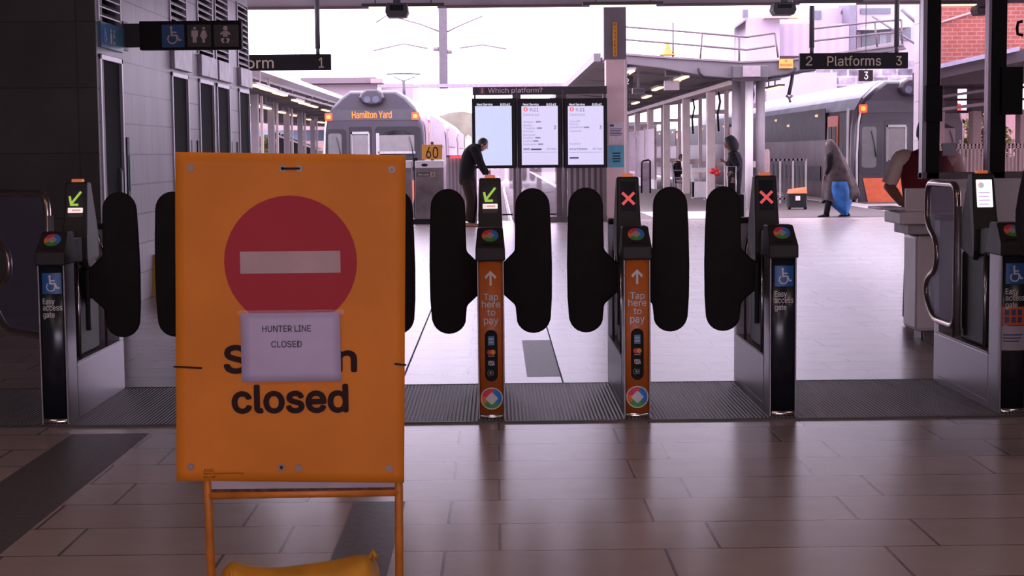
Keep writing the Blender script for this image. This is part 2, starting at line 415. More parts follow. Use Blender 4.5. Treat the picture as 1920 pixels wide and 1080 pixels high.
for i, (a, b) in enumerate(ops):
    d = MB()
    t = .05
    d.box(XW - .06, XW + .018, a, a + t, 0, HD).box(XW - .06, XW + .018, b - t, b, 0, HD).box(XW - .06, XW + .018, a, b, HD - .05, HD)
    o = d.build('door_%d' % (i + 1), STEEL, None, .004); struct(o)
    leaf = MB().box(XW - .055, XW - .012, a + t, b - t, .01, HD - .05).build('door_leaf', mat('black_door', (.006, .006, .007), .8, spec=.1), o)
    h = MB().tube([(XW - .014, b - t - .12, .95), (XW + .012, b - t - .12, .98), (XW + .012, b - t - .12, 1.3), (XW - .014, b - t - .12, 1.33)], .014).build('door_handle', STEEL_D, o)
    root = thing('ventilation_louvre', ['steel louvre above the nearest dark doorway, over the blue door sign', 'steel louvre behind the toilet pictogram sign, above the second dark doorway', 'steel louvre above the third dark doorway, left of the close pair', 'steel louvre above the fourth dark doorway, right of the close pair', 'steel louvre at far end of the grey wall beside the open air'][i], 'vent', (XW, (a + b) / 2, HD + .3), 'louvres above the doorways')
    MB().box(XW - .03, XW + .015, a, a + .035, HD + .3, 3.55).build('side_frame', STEEL, root); MB().box(XW - .03, XW + .015, b - .035, b, HD + .3, 3.55).build('side_frame', STEEL, root)
    n = 11; sl = MB()
    for k in range(n):
        z = HD + .34 + k * (3.5 - HD - .34) / (n - 1)
        sl.add([(XW - .035, a + .03, z + .045), (XW - .035, b - .03, z + .045), (XW + .012, b - .03, z), (XW + .012, a + .03, z), (XW - .035, a + .03, z + .053), (XW - .035, b - .03, z + .053), (XW + .012, b - .03, z + .012), (XW + .012, a + .03, z + .012)],
               [(0, 1, 2, 3), (4, 7, 6, 5), (3, 2, 6, 7), (0, 4, 5, 1), (0, 3, 7, 4), (1, 5, 6, 2)])
    sl.build('slats', WPAINT if i else STEEL, root)
    MB().box(XW - .2, XW - .12, a, b, HD + .3, 3.55).build('backing', BLACK, root)
    if i:
        hb = MB().box(XW, XW + .05, a + .0, b + .06, HD + .035, HD + .29).build('door_header_panel', mat('header_glare', (.45, .41, .46), .45, 0, .15, 5), None, .006)  # pale tone stands for light reflected off the header, put into the colour
        tag(hb, ['', 'pale header panel above the second dark doorway', 'pale header panel with faint mark above the third dark doorway', 'pale header panel above the fourth dark doorway', 'pale header panel above the farthest dark doorway, at the wall end'][i], 'panel', 'pale panels above the doorways')
# blue toilet sign over nearest door
a, b = ops[0]
fw = lambda o: (lambda u, v, d: Vector((o[0] + d, o[1] + u, o[2] + v)))
ws = thing('door_sign', 'small blue toilet sign above the nearest doorway of the grey wall', 'sign', (XW, (a + b) / 2, HD + .17))
MB().box(XW, XW + .03, a, b, HD + .06, HD + .29).build('sign_panel', mat('teal_sign', (.05, .14, .22), .4), ws)
F = fw((XW + .03, a, HD + .06))
decal('blue_square', [rrect(.06, .03, .26, .20, .01)], mat('sign_blue', (.03, .12, .35), .4), ws, F)
decal('pictogram', wheelchair(.16, .115, .13) + [circ(.38, .17, .018, 10), rrect(.355, .05, .405, .145, .01), circ(.50, .17, .018, 10), rrect(.475, .05, .525, .145, .01), rrect(.46, .08, .54, .11, .005)], PALE, ws, F, .003)
# tactile/opening button plates between doors (dark vertical bars)
for i, (px, lab) in enumerate(((239, 'thin dark vertical plate on grey wall right of the nearest doorway'), (358, 'thin dark vertical plate on grey wall right of the second doorway'), (371, 'thin dark vertical plate on grey wall left of the third doorway'), (434, 'thin dark vertical plate right of the fourth doorway'), (445, 'thin dark vertical plate left of the farthest doorway'))):
    y = Ypx(px); o = MB().box(XW, XW + .012, y - .05, y + .05, .95, 1.62).build('wall_plate', BLACK, None, .004); tag(o, lab, 'plate', 'dark plates beside the doorways')
    MB().box(XW + .012, XW + .02, y + .0, y + .04, 1.1, 1.45).build('plate_lettering', mat('teal_print', (.08, .22, .22), .5), o)
# beam, columns
def beam_part(n, px0, px1, y, m, z0=4.39, z1=4.72, d=.5):
    return struct(MB().box(P(px0, 286, y).x, P(px1, 286, y).x, y, y + d, z0, z1).build(n, m, None, .01))
beam_part('trim_8', -400, 2500, 33.3, mat('beam_paint', (.30, .25, .27), .6, 0, .08, 1.2))
struct(MB().box(-16, 22, 33.2, 33.3, 4.36, 4.40).build('trim_9', mat('beam_edge', (.10, .05, .05), .5)))
xa, xb = P(1137, 412, 33.8).x, P(1175, 412, 33.8).x
col = thing('steel_column', 'pink-grey steel column right of the departure screens, with notices on it', 'column', ((xa + xb) / 2, 33.95, 0))
MB().box(xa, xb - .03, 33.75, 34.15, 0, P(0, 120, 33.75).z).build('column_shaft', mat('column_pink', (.68, .48, .48), .45, 0, .05, 2), col, .01)
MB().box(xa - .04, xb, 33.73, 34.2, P(0, 122, 33.75).z, 4.40).build('column_casing', mat('column_grey', (.15, .12, .14), .5, 0, .05, 2), col, .01)
MB().box(xb - .03, xb + .02, 33.8, 34.1, 0, P(0, 122, 33.75).z).build('side_strip', WPAINT, col)
q = P(1149, 106, 33.72); r_ = P(1157, 42, 33.72)
o = MB().box(q.x, r_.x, 33.705, 33.73, q.z, r_.z).build('column_label', mat('amber_sticker', (.6, .25, .02), .5), None, .003); tag(o, 'narrow orange vertical sticker high on the column right of the screens', 'sticker')
fu = FN((q.x, 33.705, q.z)); hh = r_.z - q.z
for k in range(8): 
    ch = 'DANGER25'[k]
    text(ch, (.025, hh * (1 - (k + .82) / 8.2), .065, hh * (1 - (k + .2) / 8.2)), INK, o, fu, 0, 'letter')
for nm, y0, y1, m, lab in (('paper_notice', 228, 270, mat('pink_paper', (.62, .52, .55), .6), 'white printed notice on column above the blue poster'), ('blue_poster', 272, 314, mat('cyan_paper', (.10, .38, .50), .5), 'blue poster with dark print on column below white notice')):
    p0 = P(1141, y1, 33.73); p1 = P(1170, y0, 33.73)
    o = MB().box(p0.x, p1.x, 33.725, 33.748, p0.z, p1.z).build(nm, m, None, .002); tag(o, lab, 'poster')
    fu = FN((p0.x, 33.725, p0.z)); W, H = p1.x - p0.x, p1.z - p0.z
    if nm == 'paper_notice':
        decal('print', [rrect(W * .08, H * .78, W * .35, H * .88, .003)] + [rrect(W * .08, H * (.66 - .07 * k), W * (.9 - .07 * (k % 3)), H * (.69 - .07 * k), .002) for k in range(5)], mat('navy_print', (.05, .05, .16), .5), o, fu)
    else:
        decal('print', [rrect(W * (.25 + .03 * (k % 2)), H * (.6 - .12 * k), W * (.78 - .03 * (k % 2)), H * (.67 - .12 * k), .003) for k in range(4)], mat('navy_ink', (.02, .04, .08), .5), o, fu)
xa, xb = P(1715, 412, 34).x, P(1756, 412, 34).x
col = thing('steel_column', 'pale column at concourse edge seen left of the dark booth post', 'column', ((xa + xb) / 2, 34, 0))
MB().box(xa, xb, 33.8, 34.2, 0, 4.40).build('column_shaft', mat('column_pale', (.42, .34, .38), .45, 0, .05, 2), col, .01)
for k in range(5): MB().box(xa - .004, xb + .004, 33.796, 34.2, .8 + k * .8, .81 + k * .8).build('joint', GPAINT, col)

# ceiling lamps: two rows near, strips by the beam
def strip_lamp(x0, x1, y, z, lab, grp='strip lamps under the beam', on=True):
    c = (x0 + x1) / 2; root = thing('strip_lamp', lab, 'lamp', (c, y, z), grp)
    MB().box(x0 - .12, x1 + .12, y - .06, y + .06, z + .015, z + .07).build('housing', DPAINT, root, .006)
    MB().box(x0, x1, y - .045, y + .045, z - .01, z + .015).build('diffuser', LAMPON, root, .004)
    MB().tube([(x0 + .1, y, z + .07), (x0 + .1, y, 4.72)], .01).tube([(x1 - .1, y, z + .07), (x1 - .1, y, 4.72)], .01).build('hanger', DPAINT, root)
    return root
for px0, px1, py, Y, lab in ((692, 820, 15, 27, 'lit strip lamp under dark beam, leftmost, behind a black speaker box'), (1106, 1230, 12, 27, 'lit strip lamp under dark beam above the pink-grey column'), (1500, 1604, 9, 27, 'lit strip lamp under dark beam above the Platforms 2 3 sign'), (1764, 1832, 10, 27, 'lit strip lamp under dark beam seen through the booth glass')):
    p = P(px0, py, Y); q = P(px1, py, Y); strip_lamp(p.x, q.x, Y, p.z, lab)
for i, (x, y, lw) in enumerate([(x, y, 1.) for y in (-3.2, 1.2, 5.4) for x in (-4.5, 0, 4.5)]):
    root = strip_lamp(x - .75, x + .75, y, 4.3, 'lit strip lamp hanging from the concourse ceiling before the gates', 'ceiling lamps before the gates')
    ld = bpy.data.lights.new('lamp_light', 'AREA'); ld.shape = 'RECTANGLE'; ld.size = 1.5; ld.size_y = .3; ld.energy = LAMP_W; ld.color = (1.0, .70, .62)
    lo = bpy.data.objects.new('lamp_light', ld); C.objects.link(lo); lo.parent = root; lo.location = (0, 0, -.03)

def speaker_box(px0, px1, py0, py1, Y, lab):
    a = P(px0, py1, Y); b = P(px1, py0, Y); W = b.x - a.x; c = (a.x + b.x) / 2
    root = thing('ceiling_speaker', lab, 'speaker', (c, Y, a.z), 'black boxes hanging by the beam')
    MB().loft([[(a.x + W * .1, Y, a.z), (b.x - W * .1, Y, a.z), (b.x - W * .1, Y + .35, a.z), (a.x + W * .1, Y + .35, a.z)],
               [(a.x, Y, a.z + .08), (b.x, Y, a.z + .08), (b.x, Y + .4, a.z + .08), (a.x, Y + .4, a.z + .08)],
               [(a.x + .02, Y, b.z), (b.x - .02, Y, b.z), (b.x - .02, Y + .4, b.z), (a.x + .02, Y + .4, b.z)]], True, False).build('speaker_case', DPAINT, root, .01)
    MB().box(c - W * .3, c + W * .3, Y - .008, Y, a.z + .10, b.z - .03).build('speaker_face', BLACK, root, .004)
    MB().box(c - .06, c + .06, Y + .1, Y + .2, b.z, 4.72).build('bracket', DPAINT, root)
speaker_box(722, 765, 5, 32, 26.5, 'dark box speaker hanging in front of the leftmost strip lamp')
speaker_box(1450, 1494, 4, 27, 26.5, 'dark box speaker hanging left of the Platforms sign')
speaker_box(1832, 1858, 8, 27, 26.5, 'small grey box hanging near ceiling seen through booth glass')

# ------------------------------------------------------------------ hanging signs
def hang_sign(px0, px1, py0, py1, Y, lab, items, posts, name='hanging_sign', wallside=None, pm=SIGNBLK):
    a = P(px0, py1, Y); b = P(px1, py0, Y); c = (a.x + b.x) / 2
    root = thing(name, lab, 'sign', (c, Y, a.z))
    MB().box(a.x, b.x, Y, Y + .12, a.z, b.z).build('sign_box', pm, root, .008)
    for p in posts:
        q = P(p, py0, Y + .06); MB().tube([(q.x, Y + .06, b.z), (q.x, Y + .06, b.z + .08), (q.x, Y + .06, b.z + .12)], [.035, .035, .05]).tube([(q.x, Y + .06, b.z + .1), (q.x, Y + .06, 4.72)], .045).build('hanger', DPAINT, root)
    for it in items:
        s, x0, y0, x1, y1, m = it[:6]; u = P(x0, y1, Y); v = P(x1, y0, Y)
        text(s, (u.x, u.z, v.x, v.z), m, root, FN((0, Y, 0)), it[6] if len(it) > 6 else .01)
    return root, a, b
hang_sign(1500, 1703, 98, 130, 29, 'black hanging sign reading 2 Platforms 3', [('2', 1511, 105, 1523, 123, CREAM), ('Platforms', 1551, 104, 1652, 124, CREAM), ('3', 1680, 105, 1691, 123, CREAM)], [1522, 1681])
hang_sign(400, 620, 101, 133, 29, 'black hanging sign ending in orm 1, half hidden by the grey wall', [('Platform', 400, 107, 513, 129, CREAM), ('1', 598, 108, 607, 127, CREAM)], [596, 430])
a = P(1610, 152, 33.5); b = P(1637, 131, 33.5)
sg = thing('platform_number_sign', 'small dark sign with a white 3 below the Platforms sign', 'sign', ((a.x + b.x) / 2, 33.5, a.z))
MB().box(a.x, b.x, 33.5, 33.56, a.z, b.z).build('sign_box', mat('maroon_black', (.05, .02, .025), .5), sg, .004)
u = P(1620, 149, 33.5); v = P(1628, 134, 33.5); text('3', (u.x, u.z, v.x, v.z), emi('sign_white', (.9, .85, .95), .8), sg, FN((0, 33.5, 0)), .03)
MB().box((a.x + b.x) / 2 - .006, (a.x + b.x) / 2 + .006, 33.52, 33.53, b.z, 4.38).build('hanger', DPAINT, sg)
# toilet pictogram sign, arm from the dark wall
Yt = Ypx(236)
a = P(262, 94, Yt); b = P(452, 38, Yt)
ts = thing('pictogram_sign', 'dark hanging sign with wheelchair, toilet and baby pictograms', 'sign', ((a.x + b.x) / 2, Yt, a.z))
MB().box(a.x, b.x, Yt, Yt + .1, a.z, b.z).build('sign_box', mat('brown_black', (.014, .010, .010), .6, spec=.15), ts, .006)
MB().box(XW - .01, a.x + .01, Yt + .03, Yt + .07, a.z + .03, b.z - .02).build('wall_arm', mat('brown_arm', (.03, .022, .02), .6), ts)
MB().box(XW - .01, XW + .02, Yt - .05, Yt + .15, a.z + .0, b.z).build('wall_bracket', DPAINT, ts)
def pxr(x0, y0, x1, y1, Y, r=.008):
    u = P(x0, y1, Y); v = P(x1, y0, Y); return rrect(u.x, u.z, v.x, v.z, r)
FZ = FN((0, Yt, 0))
decal('blue_square', [pxr(304, 46, 345, 89, Yt)], mat('sign_blue_dark', (.02, .09, .25), .5), ts, FZ)
decal('toilet_square', [pxr(352, 46, 395, 88, Yt)], mat('sign_brown', (.055, .038, .036), .5), ts, FZ)
decal('baby_square', [pxr(402, 46, 447, 88, Yt)], mat('sign_brown', (.055, .038, .036), .5), ts, FZ)
PK = mat('pictogram_pink', (.75, .55, .50), .5)
c = P(325, 66, Yt); decal('wheelchair_pictogram', wheelchair(c.x, c.z, .167), PK, ts, FZ, .004)
def pxp(pts, Y): return [((q := P(x, y, Y)).x, q.z) for x, y in pts]
k = Yt / FPX
mf = []
for cx, wom in ((365, 0), (382, 1)):
    c = P(cx, 53, Yt); mf.append(circ(c.x, c.z, 2.6 * k, 12))
    if not wom: mf += [pxp([(359, 57), (371, 57), (371, 69), (369, 69), (368.6, 60), (368.6, 80), (365.6, 80), (365, 69), (364.4, 80), (361.4, 80), (361.4, 60), (361, 69), (359, 69)], Yt)]
    else: mf += [pxp([(379, 57), (385, 57), (389, 68), (387, 69), (384, 61), (387, 72), (384.5, 72), (384.5, 80), (379.5, 80), (379.5, 72), (377, 72), (380, 61), (377, 69), (375, 68)], Yt)]
decal('toilet_pictogram', mf, PK, ts, FZ, .004)
c = P(422.5, 53, Yt)
bb = [circ(c.x, c.z, 4.4 * k, 14), pxp([(418, 58), (427, 58), (432, 63), (430.5, 66), (427, 63), (427, 69), (418, 69), (418, 63), (414, 66), (412.5, 63)], Yt)]
for sx in (-1, 1):
    c = P(422.5 + sx * 4.5, 75, Yt); bb.append([(c.x + dx * k * sx, c.z + dz * k) for dx, dz in ((-3, 4), (3, 3), (4, 0), (1, -5), (-2, -6), (-3, -4), (0, -1), (-2, 1))])
decal('baby_pictogram', bb, PK, ts, FZ, .004)

# ------------------------------------------------------------------ ticket gates
YF = 8.71; GW = .075
def leaf_outline(side):
    # pixels measured on the gate with the orange front, side -1 left
    pts = []
    for i in range(0, 13):
        t = math.pi * i / 12; pts.append((839.5 + 32.5 * math.cos(t), 388 - 34 * math.sin(t)))     # top arc right to left
    pts += [(805.5, 440), (805, 500), (806.5, 560), (809.5, 598)]
    for i in range(1, 12):
        t = math.pi + math.pi * i / 12; pts.append((842 + 32 * math.cos(t), 596 - 30 * math.sin(t)))
    pts += [(874, 590), (875.5, 573), (898, 552), (912, 548), (912, 494), (897, 493), (874.5, 471), (873, 430)]
    out = []
    for x, y in pts:
        p = P(x, y, 9.31); out.append(p)
    gx = P(920, 500, 9.31).x
    o = [((p.x - gx), p.z) for p in out]
    if side > 0: o = [(-x, z) for x, z in o][::-1]
    return o
def leaf_mesh(side):
    o = leaf_outline(side); b = MB(); b.prism(o, 'Y', .586, .614); return b
def arc_front(u, w=.064, sag=.014): return -sag * (1 - (u / w) ** 2)
def gate(xc, kind, state, lab, leaves=(-1, 1), extra=False):
    root = thing('ticket_gate', lab, 'ticket gate', (xc, YF, 0), 'ticket gates in a row across the concourse')
    X = xc
    def L(b, n, m, bevel=.004, par=root, seg=2):   # coordinates local to the gate
        b.v = [v + Vector((X, YF, 0)) for v in b.v]; return b.build(n, m, par, bevel, seg)
    L(MB().box(-.066, .066, .03, .24, 0, .865), 'front_column', STEEL)
    # curved front panel in a steel bezel
    pm = ORANGE if kind == 'pay' else NAVY
    n = 12; ring = [(-.064 + .128 * i / n) for i in range(n + 1)]
    out = [(u, .03 + arc_front(u) - .012) for u in ring] + [(.064, .035), (-.064, .035)]
    fp = MB(); fp.prism(out, 'Z', .035, .86, True); L(fp, 'front_panel', pm, 0)
    L(MB().prism([(u * 1.05, .03 + arc_front(u) - .014) for u in ring] + [(.068, .04), (-.068, .04)], 'Z', .0, .035, True), 'kick_plate', CHROME, 0)
    L(MB().box(-.072, -.064, .008, .05, 0, .86).box(.064, .072, .008, .05, 0, .86), 'bezel', STEEL_D, .002)
    L(MB().box(-.068, .068, .24, 1.36, 0, .30), 'side_cabinet', STEEL)
    L(MB().box(-.07, .07, .24, 1.30, .30, .315).box(-.071, -.068, .26, 1.25, .04, .045), 'cabinet_sill', STEEL_D, .002)
    L(MB().box(-.068, .068, 1.25, 1.36, .30, 1.0), 'rear_column', STEEL)
    L(MB().box(-.07, .07, 1.22, 1.37, 1.0, 1.03), 'rear_cap', BLACK, .006)
    L(MB().box(-.045, .045, .40, .86, .315, .84), 'paddle_drive_housing', BLACK, .02)
    L(MB().box(-.05, .05, .22, .50, .84, .995), 'top_rail', BLACK, .012)
    for q_ in (-1, 1):
        L(MB().tube([(q_ * .062, .33, .315), (q_ * .062, .33, .86)], .008, 8), 'support_post', CHROME, 0)
        L(MB().tube([(q_ * .06, .95, .315), (q_ * .06, .95, .86), (q_ * .05, .86, .98)], .008, 8), 'support_post', CHROME, 0)
    # sloping reader cap
    cap = MB(); prof = [(-.006, .862), (-.006, .93), (.11, 1.035), (.24, 1.035), (.27, .90), (.27, .862)]
    a = [(-.080, y, z) for y, z in prof]; b2 = [(.080, y, z) for y, z in prof]
    for s, l in ((-1, a), (1, b2)):
        for i, (y, z) in enumerate(prof):
            k = 1 if z < .95 else .86
            l[i] = (s * .080 * k, y, z)
    cap.loft([a, b2], True, False); L(cap, 'reader_cap', DARKG, .008)
    sl = Vector((0, .116, .105)).normalized(); nn = Vector((0, -.105, .116)).normalized(); o0 = Vector((X, YF, 0)) + Vector((0, -.006, .93))
    FC = lambda u, v, d: o0 + Vector((u, 0, 0)) + sl * v + nn * (d + .0005)
    rb = decal('reader_logo', [circ(0, .095, .046, 28)], mat('logo_rim', (.16, .13, .13), .5), root, FC, .001)
    for nm, pl, c in ring_logo(0, .095, .043): decal(nm, pl, mat('logo_' + nm, c, .5), rb, FC, .002)
    decal('logo_centre', [rot45(0, .095, .019, .006)], mat('logo_centre', (.38, .30, .27), .5), rb, FC, .003)
    decal('slot', [rrect(-.045, .022, .045, .030, .003)], BLACK, root, FC, .001)
    # display tower
    tw = MB(); pr = [(.56, .80, .062), (.52, .86, .073), (.52, .98, .074), (.545, 1.06, .068), (.60, 1.295, .062), (.69, 1.295, .062), (.80, 1.0, .072), (.80, .86, .07)]
    tw.loft([[(-w_, y, z) for y, z, w_ in pr], [(w_, y, z) for y, z, w_ in pr]], True, False); L(tw, 'display_tower', DARKG, .010)
    L(MB().prism(rrect(-.03, 1.292, .03, 1.312, .006), 'Y', .61, .67), 'status_lamp', mat('orange_lamp', (.6, .12, .04), .4, emit=(1, .25, .08), es=.35))
    e = Vector((0, .055, .235)).normalized(); en = Vector((0, -.235, .055)).normalized(); o1 = Vector((X, YF, 0)) + Vector((0, .545, 1.06))
    FT = lambda u, v, d: o1 + Vector((u, 0, 0)) + e * v + en * (d + .0008)
    if state == 'message':
        sc = decal('display_screen', [rrect(-.045, .045, .045, .205, .003)], emi('white_screen', (1, .93, 1.0), 1.3), root, FT, .002)
        for nm, pl, c in ring_logo(-.018, .172, .017): decal(nm, pl, emi('lit_' + nm, [min(1, q_ + .35) for q_ in c], .9), sc, FT, .003)
        decal('message_lines', [rrect(-.035, .125 - .022 * k_, .03 - .006 * (k_ % 2), .132 - .022 * k_, .001) for k_ in range(4)], emi('violet_text', (.62, .45, .75), .9), sc, FT, .003)
    else:
        sc = decal('display_screen', [rrect(-.042, .04, .042, .215, .004)], mat('dark_screen', (.012, .014, .022), .15), root, FT, .001)
        if state == 'cross':
            cx, cy, r = .0, .115, .034
            decal('red_cross', [line2((cx - r, cy - r), (cx + r, cy + r), .016), line2((cx - r, cy + r), (cx + r, cy - r), .016)], emi('red_led', (.9, .12, .12), .62), sc, FT, .003)
        else:
            decal('green_arrow', [line2((.030, .185), (-.022, .118), .013), line2((-.034, .160), (-.024, .108), .013), line2((-.030, .110), (.016, .110), .013)], emi('green_led', (.48, .75, .10), .62), sc, FT, .003)
            br = decal('lit_message_bar', [rrect(-.042, .064, .042, .092, .002)], emi('pink_bar', (1, .72, .70), 1.15), sc, FT, .003)
            decal('bar_print', [rrect(-.02, .072, .03, .083, .002)] + ringp(-.032, .078, .005, .008, n=10), emi('salmon_print', (.75, .4, .4), .8), br, FT, .004)
    decal('card_slot', [rrect(-.02, -.12, .03, -.02, .003)], mat('slot_gloss', (.05, .045, .05), .2), root, lambda u, v, d: Vector((X + u, YF + .52 - d, 1.0 + v)), .002)
    # front lettering
    def FF(u, v, d): return Vector((X + u, YF + .018 + arc_front(u) - d - .0008, v))
    FF.cuts = [-.05, -.037, -.025, -.012, 0, .012, .025, .037, .05]
    Zp = lambda py: P(920, py, 8.70).z
    if kind == 'pay':
        cy = Zp(521); al = Zp(508); bl = Zp(536)
        decal('arrow', [[(-.006, bl), (.006, bl), (.006, al - .022), (.024, al - .045), (.032, al - .032), (0, al), (-.032, al - .032), (-.024, al - .045), (-.006, al - .022)]], WHITE, root, FF)
        for s, x0, x1, t_, b_ in (('Tap', -.038, .040, 551, 567), ('here', -.048, .050, 564.5, 577.5), ('to', -.020, .024, 581, 592.5), ('pay', -.038, .040, 597.5, 612)):
            text(s, (x0, Zp(b_), x1, Zp(t_)), WHITE, root, FF, .02)
        pill = decal('payment_panel', [rrect(-.034, Zp(716), .034, Zp(619), .034, 8)], SIGNBLK, root, FF, .001)
        bc = decal('blue_card_mark', [rrect(-.017, Zp(648), .017, Zp(631), .002)], mat('card_blue', (.06, .20, .40), .5), pill, FF, .002)
        decal('card_mark_print', [rrect(-.013, Zp(638), .013, Zp(635), .001), rrect(-.013, Zp(644), .013, Zp(641), .001)], PALE, bc, FF, .003)
        decal('red_circle_mark', [circ(-.009, Zp(661), .0135, 20)], mat('mark_red', (.65, .03, .02), .5), pill, FF, .002)
        decal('amber_circle_mark', [circ(.009, Zp(661), .0135, 20)], mat('mark_amber', (.75, .28, .02), .5), pill, FF, .003)
        decal('mark_caption', [rrect(-.017, Zp(669), .017, Zp(667.5), .0005)], PALE, pill, FF, .002)
        text('VISA', (-.018, Zp(686), .018, Zp(677)), WHITE, pill, FF, .03)
        decal('contactless_mark', ringp(-.016, Zp(700), .013, .015, -60, 60, 8) + ringp(-.013, Zp(700), .017, .0185, -50, 50, 8) + ringp(-.010, Zp(700), .021, .0225, -40, 40, 8) + ringp(.0, Zp(700), .0195, .021, 120, 240, 8) + [circ(-.006, Zp(700), .005, 10)], PALE, pill, FF, .002)
        zc = Zp(748); dk = decal('round_logo', [circ(0, zc, .060, 36)], WHITE, root, FF, .001)
        for nm, pl, c in ring_logo(0, zc, .054): decal(nm, pl, mat('front_' + nm, c, .45), dk, FF, .002)
        decal('logo_centre', [rot45(0, zc, .025, .007)], WHITE, dk, FF, .003)
    else:
        z0 = Zp(551)
        ph = decal('blue_square', [rrect(-.047, Zp(543), .055, Zp(504), .002)], mat('access_blue', (.015, .10, .33), .4), root, FF, .001)
        decal('wheelchair_pictogram', wheelchair(.005, (Zp(543) + Zp(504)) / 2, .088), WHITE, ph, FF, .002)
        for s, x1, t_, b_ in (('Easy', .018, 551.5, 565.5), ('access', .055, 566, 574.5), ('gate', .016, 577.5, 590.5)):
            text(s, (-.047, Zp(b_), x1, Zp(t_)), WHITE, root, FF, .015)
        if extra:
            os_ = decal('orange_sticker', [rrect(-.063, Zp(621), .063, Zp(583 + 3), .001)], mat('orange_sticker', (.55, .10, .03), .5), root, FF, .001)
            decal('sticker_pictograms', [rrect(-.05 + .034 * i, Zp(602 + 14 * j), -.026 + .034 * i, Zp(591 + 14 * j), .002) for i in range(3) for j in range(2)], mat('picto_navy', (.05, .05, .14), .5), os_, FF, .002)
            wp = decal('paper_strip', [rrect(-.063, Zp(668), .063, Zp(622), .001)], mat('lilac_paper', (.36, .31, .36), .6), root, FF, .001)
            decal('paper_print', [rrect(-.056, Zp(640 + 6 * i), .05 - .01 * i, Zp(637.5 + 6 * i), .0005) for i in range(3)], mat('navy_print', (.05, .05, .16), .5), wp, FF, .002)
    for s in leaves:
        b = leaf_mesh(s); L(b, 'paddle', PADDLE, .013, root, 3)
        L(MB().box(min(s * .04, s * .065), max(s * .04, s * .065), .57, .63, .45, .80), 'paddle_hinge', BLACK, .006)
    return root
GX = [P(px, 600, YF).x for px in (97, 372, 647, 920.5, 1195, 1469, 1902)]
gate(GX[0], 'access', 'arrow', 'dark-fronted easy access gate with green arrow, leftmost, beside grey panel', leaves=(1,))
gate(GX[1], 'access', 'arrow', 'gate hidden behind the yellow sign board, its left paddle peeping out')
gate(GX[2], 'pay', 'arrow', 'gate hidden behind the yellow sign board, its right paddle peeping out')
gate(GX[3], 'pay', 'arrow', 'orange-fronted ticket gate with green arrow display')
gate(GX[4], 'pay', 'cross', 'orange-fronted ticket gate with red cross display')
gate(GX[5], 'access', 'cross', 'dark-fronted easy access gate with red cross display', leaves=(-1,))
gate(GX[6], 'access', 'message', 'easy access gate with lit white message screen and orange sticker, at right edge', leaves=(), extra=True)

# tubular swing gates
TUBE = mat('bronze_steel_tube', (.42, .32, .29), .25, .9, .04, 8)
def smooth_path(pts, r=.06, n=4):
    out = []; N = len(pts)
    for i in range(N):
        p = Vector(pts[i]); a = Vector(pts[i - 1]); b = Vector(pts[(i + 1) % N])
        ra = min(r, (a - p).length * .45); rb = min(r, (b - p).length * .45); s = p + (a - p).normalized() * ra; e = p + (b - p).normalized() * rb
        for k in range(n + 1):
            t = k / n; out.append(s * (1 - t) ** 2 + p * 2 * t * (1 - t) + e * t * t)
    return out
def swing(hx, hy, ang, lab, flip=1, width=.72):
    root = thing('swing_gate', lab, 'gate', (hx, hy, 0)); d = Vector((math.cos(ang), math.sin(ang), 0))
    pr = [(.0, 1.235), (width, 1.235), (width, .93), (width - .25, .80), (width - .25, .60), (width, .51 + .0), (width, .46), (width - .12, .40), (.0, .40)]
    pr = [(.0, 1.225), (width, 1.225), (width, .97), (width - .24, .87), (width - .24, .70), (width, .62), (width, .50), (width - .18, .385), (.0, .385)]
    pts = [Vector((hx, hy, 0)) + d * u + Vector((0, 0, z)) for u, z in pr]
    MB().tube(smooth_path(pts, .10, 5), .021, 10, True).build('tube_frame', TUBE, root)
    nn = Vector((-d.y, d.x, 0)) * .006
    pp = [p for p in pts]; c = sum(pp, Vector()) / len(pp)
    b = MB(); n = len(pp); b.add([p + nn for p in pp] + [p - nn for p in pp], [list(range(n)), list(range(2 * n - 1, n - 1, -1))] + [[i, (i + 1) % n, n + (i + 1) % n, n + i] for i in range(n)])
    b.build('panel', glass_mat('tinted_panel', (.62, .60, .70), .07, .12, .22, (.28, .26, .34)), root)
    MB().tube([Vector((hx, hy, .34)) - d * .04, Vector((hx, hy, 1.1)) - d * .04], .018).build('hinge_post', STEEL_D, root)
swing(P(92, 500, 9.5).x, 9.5, math.radians(180 - 50), 'tube-framed grey swing gate panel left of the leftmost ticket gate', width=.80)
swing(2.71, 9.58, math.radians(90), 'open tube-framed swing gate loop beside the gate at right edge', width=.66)

# ------------------------------------------------------------------ the A-frame closure sign
YS = 4.91
SB = thing('closure_sign', 'yellow station closed sign board on a yellow steel frame stand', 'sign', (P(545, 900, YS).x, YS, 0))
YEL = mat('yellow_board', (.68, .20, .018), .5, 0, .05, 3, .08, spec=.15)
YFR = mat('yellow_frame_paint', (.56, .17, .02), .45, 0, .1, 14)
a = P(328, 905, YS); b = P(760.5, 287, YS)
bw = MB(); nx, nz_ = 24, 30; rings = []
def warp(u, v): return .0018 * math.sin(u * 9) * math.sin(v * 5 + 1) + .003 * math.exp(-((v - .9) / .06) ** 2) * math.cos(u * 7)
CB = [P(x_, y_, YS - .028) for x_, y_ in ((331, 901.5), (757.5, 905.5), (328, 285), (760.5, 290.5))]
def bil(s_, t_): return (CB[0].lerp(CB[1], s_)).lerp(CB[2].lerp(CB[3], s_), t_)
front = [[Vector((bil(i / nx, j / nz_).x, YS - .028 + warp(i / nx, j / nz_) * .6, bil(i / nx, j / nz_).z)) for i in range(nx + 1)] for j in range(nz_ + 1)]
vs = [p for r in front for p in r]; N = (nx + 1) * (nz_ + 1); vs += [p + Vector((0, .010, 0)) for p in vs]
fs = []; sm = []
